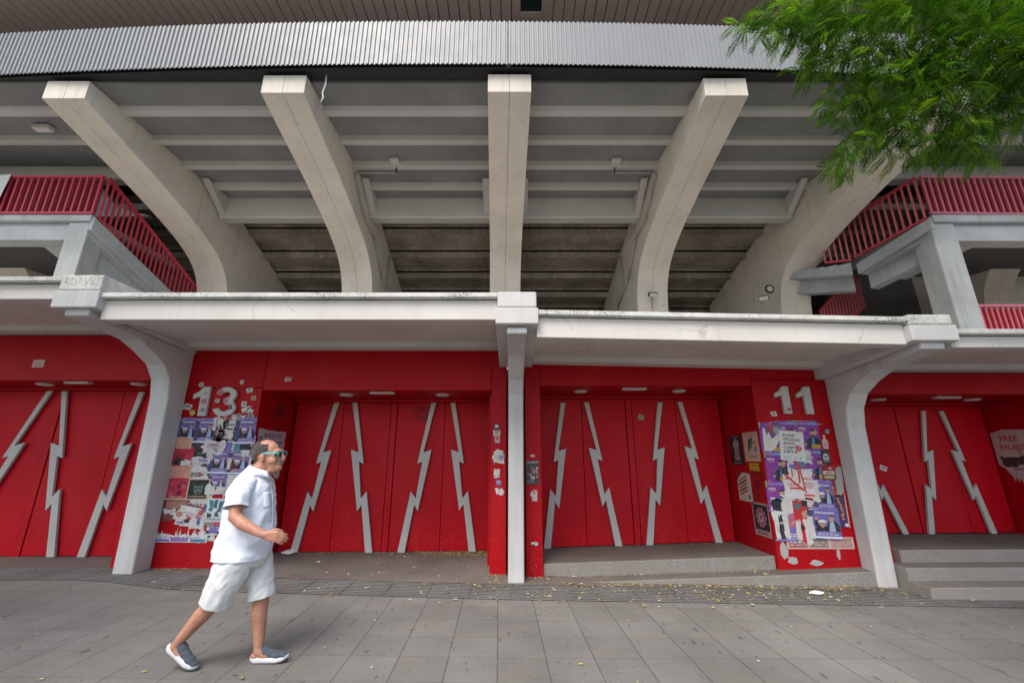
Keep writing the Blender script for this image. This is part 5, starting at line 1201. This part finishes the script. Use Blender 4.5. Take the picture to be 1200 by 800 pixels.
def frond(mb, base, d, L, tint):
    """one feathery compound leaf: paired leaflets along a drooping stalk"""
    d = d.normalized(); side = d.cross(Vector((0, 0, 1)))
    if side.length < .2: side = Vector((1, 0, 0))
    side.normalize(); side = Matrix.Rotation(tr.uniform(-.9, .9), 3, d) @ side
    n = 10; p = base.copy(); step = L / n; dr = tr.uniform(.03, .10)
    for i in range(n + 1):
        dd = (d + Vector((0, 0, -dr * i))).normalized(); q = p + dd * step
        sz = L * .23 * (1 - abs(i - 4.6) / 10.0)
        for sg in (-1, 1):
            if i == n and sg == 1: continue
            a = (side * sg + dd * .45).normalized() if i < n else dd
            wv = dd * (sz * .23) if i < n else side * (sz * .23); droop = Vector((0, 0, -sz * tr.uniform(.0, .3)))
            tip = q + a * sz + droop; m1 = q + a * sz * .5 + droop * .3
            mb.add([q, m1 - wv, tip, m1 + wv], [(0, 1, 2, 3)], tuple(c * tr.uniform(.8, 1.2) for c in tint))
        p = q
def spray(mb, c, out, n, spread=.24, k=1):
    """a twig tip with its fronds"""
    base = tr.choice([(.065, .16, .010), (.09, .21, .012), (.030, .085, .010), (.17, .30, .016), (.055, .145, .012), (.13, .26, .014)])
    for i in range(n):
        dv = out * .45 + Vector((tr.gauss(-.1, .75), tr.gauss(0, .75), tr.gauss(-.45, .5)))
        frond(mb, c + Vector((tr.gauss(0, spread), tr.gauss(0, spread), tr.gauss(0, spread * .7))), dv, tr.uniform(.17, .27) * k, base)
mb = MB()
lob = [((3.06, 3.9, 6.744), (0.26, 0.23, 0.22), 25), ((3.46, 3.9, 6.807), (0.31, 0.28, 0.26), 36), ((3.8, 3.9, 6.705), (0.4, 0.36, 0.34), 58), ((3.84, 4.0, 6.29), (0.27, 0.24, 0.23), 14), ((3.61, 4.0, 6.188), (0.17, 0.15, 0.14), 6), ((4.27, 4.0, 6.58), (0.47, 0.42, 0.4), 82), ((5.02, 4.1, 6.695), (0.59, 0.53, 0.5), 123), ((5.63, 4.0, 6.559), (0.63, 0.57, 0.54), 166), ((6.32, 4.0, 6.548), (0.57, 0.51, 0.48), 140), ((4.37, 4.1, 6.0), (0.31, 0.28, 0.26), 21), ((4.95, 4.2, 5.994), (0.53, 0.48, 0.45), 88), ((5.6, 4.2, 6.091), (0.58, 0.52, 0.49), 98), ((6.29, 4.2, 6.08), (0.53, 0.48, 0.45), 75), ((3.98, 4.3, 5.874), (0.17, 0.15, 0.14), 9), ((4.26, 4.3, 5.909), (0.28, 0.25, 0.24), 23), ((4.71, 4.3, 5.601), (0.38, 0.34, 0.32), 52), ((4.41, 4.4, 5.35), (0.28, 0.25, 0.24), 25), ((4.15, 4.4, 5.065), (0.18, 0.16, 0.15), 11), ((5.0, 4.4, 5.406), (0.26, 0.23, 0.22), 19), ((5.53, 4.3, 5.499), (0.37, 0.33, 0.31), 52), ((5.79, 4.4, 5.241), (0.21, 0.19, 0.18), 16), ((5.37, 4.4, 5.336), (0.21, 0.19, 0.18), 13), ((6.21, 4.3, 5.709), (0.32, 0.29, 0.27), 29), ((6.69, 4.0, 6.272), (0.62, 0.56, 0.53), 97), ((6.85, 4.2, 5.704), (0.41, 0.37, 0.35), 43), ((4.27, 3.8, 7.285), (0.63, 0.57, 0.54), 97), ((5.15, 3.8, 7.416), (0.74, 0.67, 0.63), 133), ((6.1, 3.8, 7.4), (0.84, 0.76, 0.71), 174)]
lob += [((6.4, 3.0, 6.6), (1, .9, .8), 26), ((5.4, 2.2, 7.4), (1.2, 1.0, .7), 30), ((4.0, 2.4, 7.7), (1.1, .9, .6), 22), ((7.8, 1.4, 6.8), (1.1, 1.1, .9), 24), ((5.2, .4, 6.9), (1.1, 1.0, .7), 24), ((7.6, 3.6, 6.2), (.9, .9, .7), 22), ((6.3, 1.6, 7.8), (1.4, 1.2, .8), 34)]
for c, r, n in lob:
    c = Vector(c); n = int(n * 1.2)
    for i in range(n):
        while True:
            v = Vector((tr.uniform(-1, 1), tr.uniform(-1, 1), tr.uniform(-1, 1)))
            if v.length < 1: break
        p = c + Vector((v.x * r[0], v.y * r[1], v.z * r[2])); out = (p - Vector((6.3, 2.2, 5.2))).normalized()
        spray(mb, p, out, tr.randint(2, 3), .05)
def shade_crown(mb, c, r, n, hub):  # out-of-frame foliage massed to cast shade
    for i in range(n):
        while True:
            v = Vector((tr.uniform(-1, 1), tr.uniform(-1, 1), tr.uniform(-1, 1)))
            if v.length < 1: break
        p = Vector((c[0] + v.x * r[0], c[1] + v.y * r[1], c[2] + v.z * r[2])); spray(mb, p, (p - Vector(hub)).normalized(), 3, .12, 2.1)
shade_crown(mb, (4.8, .4, 6.3), (2.3, 1.9, 1.1), 210, (6.3, 1.9, 4.6)); shade_crown(mb, (6.1, 1.4, 6.2), (1.6, 1.4, .9), 170, (6.3, 1.9, 4.6)); shade_crown(mb, (8.2, 1.8, 6.4), (1.9, 2.4, 1.3), 210, (6.3, 1.9, 4.6))  # unseen leaf masses added to darken the ground and steps at the right
mb.build('crown', 'leaf', TREE, norm=False)
# unseen tree added left of the frame to shade the left gates and ground
SHADE_TREE = thing('street_tree', (-7.4, .4, gz(-7.4)), 'unseen leafy tree added beyond the left edge of the frame for its shade', 'tree')
mb = MB(); mb.tube([(-7.4, .4, gz(-7.4) - .1), (-7.38, .42, 1.4), (-7.3, .5, 3.0), (-7.2, .6, 4.5)], .17, 12, .12); mb.build('trunk', 'bark', SHADE_TREE, smooth=True)
for l in ([(-7.2, .6, 4.4), (-6.4, .8, 5.6), (-5.4, .9, 6.2)], [(-7.2, .6, 4.4), (-7.5, 1.6, 5.6), (-7.4, 2.6, 6.1)], [(-7.2, .6, 4.4), (-8.2, .2, 5.8), (-8.9, -.2, 6.4)], [(-7.2, .6, 4.4), (-7.0, -.4, 5.8), (-6.6, -1.2, 6.5)]):
    mb = MB(); mb.tube(l, .055, 8, .012); mb.build('limb', 'bark', SHADE_TREE, smooth=True)
mb = MB(); shade_crown(mb, (-6.6, .5, 6.1), (2.3, 2.1, 1.2), 230, (-7.2, .6, 4.4)); shade_crown(mb, (-8.3, 1.7, 6.0), (2.0, 2.0, 1.2), 170, (-7.2, .6, 4.4)); mb.build('crown', 'leaf', SHADE_TREE, norm=False)
# ---------------------------------------------------------------- litter
lr = random.Random(5); mb = MB()
def leaf(x, y, z, s, col):
    s *= lr.uniform(.6, 1.5); a = lr.uniform(0, 6.28); ca, sa = math.cos(a) * s, math.sin(a) * s; k = lr.uniform(.3, .6); t = lr.uniform(0, .35) * s
    mb.add([(x - ca, y - sa, z + .003), (x + sa * k, y - ca * k, z + .004 + t), (x + ca, y + sa, z + .003 + t * .5), (x - sa * k, y + ca * k, z + .003)], [(0, 1, 2, 3)], col)
TAN = [(.50, .36, .12), (.40, .27, .10), (.58, .46, .20), (.28, .20, .10), (.50, .46, .34), (.45, .34, .06), (.20, .15, .09), (.24, .17, .08), (.62, .58, .48)]
def z_at(x, y):
    if .43 < x < 3.69 and y > 6.46: return .152 + .0309 * (x - .435)
    if .43 < x < 4.82 and y > 6.18: return -.027 + .0335 * (x - .435)
    return apron_z(x, y) + .003 if y > 6.03 else gz(x) + .012
def put(n, f, k=1):
    for i in range(n):
        x, y = f(); leaf(x, y, max(z_at(x, y), gz(x) + .006), k * lr.choice([.008, .01, .012, .015, .02, .026]), lr.choice(TAN))
put(600, lambda: (lr.uniform(.6, 4.9), 6.15 - abs(lr.gauss(0, .16))))
put(800, lambda: (lr.gauss(2.6, 1.9), 5.72 + lr.gauss(0, .22)))
put(200, lambda: (lr.uniform(.45, 3.7), 6.44 - abs(lr.gauss(0, .06))))
put(60, lambda: (lr.uniform(.5, 3.6), 7.43 - abs(lr.gauss(0, .08))))
put(900, lambda: (-.3 - abs(lr.gauss(0, .75)), 7.42 - abs(lr.gauss(0, .18))))
put(200, lambda: (lr.uniform(-3.6, -.35), 7.43 - abs(lr.gauss(0, .07))))
put(70, lambda: (lr.uniform(-.32, .5), 6.37 - abs(lr.gauss(0, .05))))
put(110, lambda: (lr.uniform(-5.1, -3.8), 6.38 - abs(lr.gauss(0, .05))))
put(330, lambda: (lr.uniform(-4.5, .5), lr.uniform(5.4, 6.9)))
put(300, lambda: (lr.uniform(-6, 7), lr.uniform(2.4, 5.5) ), .6)
for x, y in ((-1.95, 3.55), (-1.62, 3.72), (-.35, 3.5), (.55, 3.9), (-2.7, 3.6), (.05, 4.6), (1.4, 3.3), (-1.1, 4.5), (-2.72, 3.9)): leaf(x, y, gz(x) + .006, .021, (.50, .38, .06))
o = mb.build('fallen_leaves', 'litter', norm=False); o['kind'] = 'stuff'
def crumple(name, x, y, z, s, label):
    m2 = MB(); rr = random.Random(int(x * 100)); rings = []
    for i in range(6):
        t = i / 5; r = math.sin(math.pi * (.12 + .8 * t)) * s
        rings.append([(x + math.cos(2 * math.pi * k / 12) * r * rr.uniform(.7, 1.25) * 1.5, y + math.sin(2 * math.pi * k / 12) * r * rr.uniform(.7, 1.2), z + t * s * rr.uniform(.5, .9)) for k in range(12)])
    m2.loft(rings); o = m2.build(name, 'white', loc=(x, y, z)); tag(o, label, 'litter'); return o
crumple('paper_scrap', 3.76, 5.8, gz(3.76) + .005, .055, 'crumpled white paper scrap on the paving in front of the right column')
crumple('plastic_bag', -3.55, 7.33, gz(-3.5) + .006, .08, 'crumpled pale plastic bag on the ground behind the walking man')
# ---------------------------------------------------------------- light, camera
w = bpy.data.worlds.new('World'); scene.world = w; w.use_nodes = True
nt = w.node_tree; bg = nt.nodes['Background']
sky = nt.nodes.new('ShaderNodeTexSky'); sky.sky_type = 'NISHITA'; sky.sun_disc = False
SE, SA_ = R(54), R(205)     # elevation, azimuth (clockwise from +Y): behind the camera, to its left
sky.sun_elevation = SE; sky.sun_rotation = SA_; sky.air_density = 1.0; sky.dust_density = 3.0; sky.ozone_density = 1.0
nt.links.new(sky.outputs[0], bg.inputs['Color']); bg.inputs['Strength'].default_value = .12
sl = bpy.data.lights.new('sun', 'SUN'); sl.energy = 1.35; sl.angle = R(30); sl.color = (1, .96, .90)
so = bpy.data.objects.new('sun', sl); COL.objects.link(so)
d = Vector((math.sin(SA_) * math.cos(SE), math.cos(SA_) * math.cos(SE), math.sin(SE)))
so.rotation_euler = d.to_track_quat('Z', 'Y').to_euler(); so.location = d * 40
cam = bpy.data.cameras.new('camera'); cam.lens = 490 / 1200 * 36; cam.sensor_width = 36; cam.clip_end = 2000; cam.clip_start = .05
co = bpy.data.objects.new('camera', cam); COL.objects.link(co); co.location = (0, 0, 1.6); co.rotation_euler = (R(90 + 15.3), 0, 0)
scene.camera = co
scene.view_settings.view_transform = 'Standard'; scene.view_settings.look = 'None'; scene.view_settings.gamma = 1
scene.view_settings.exposure = 1.05
scene.cycles.max_bounces = 8; scene.cycles.diffuse_bounces = 5
scene.cycles.use_denoising = True
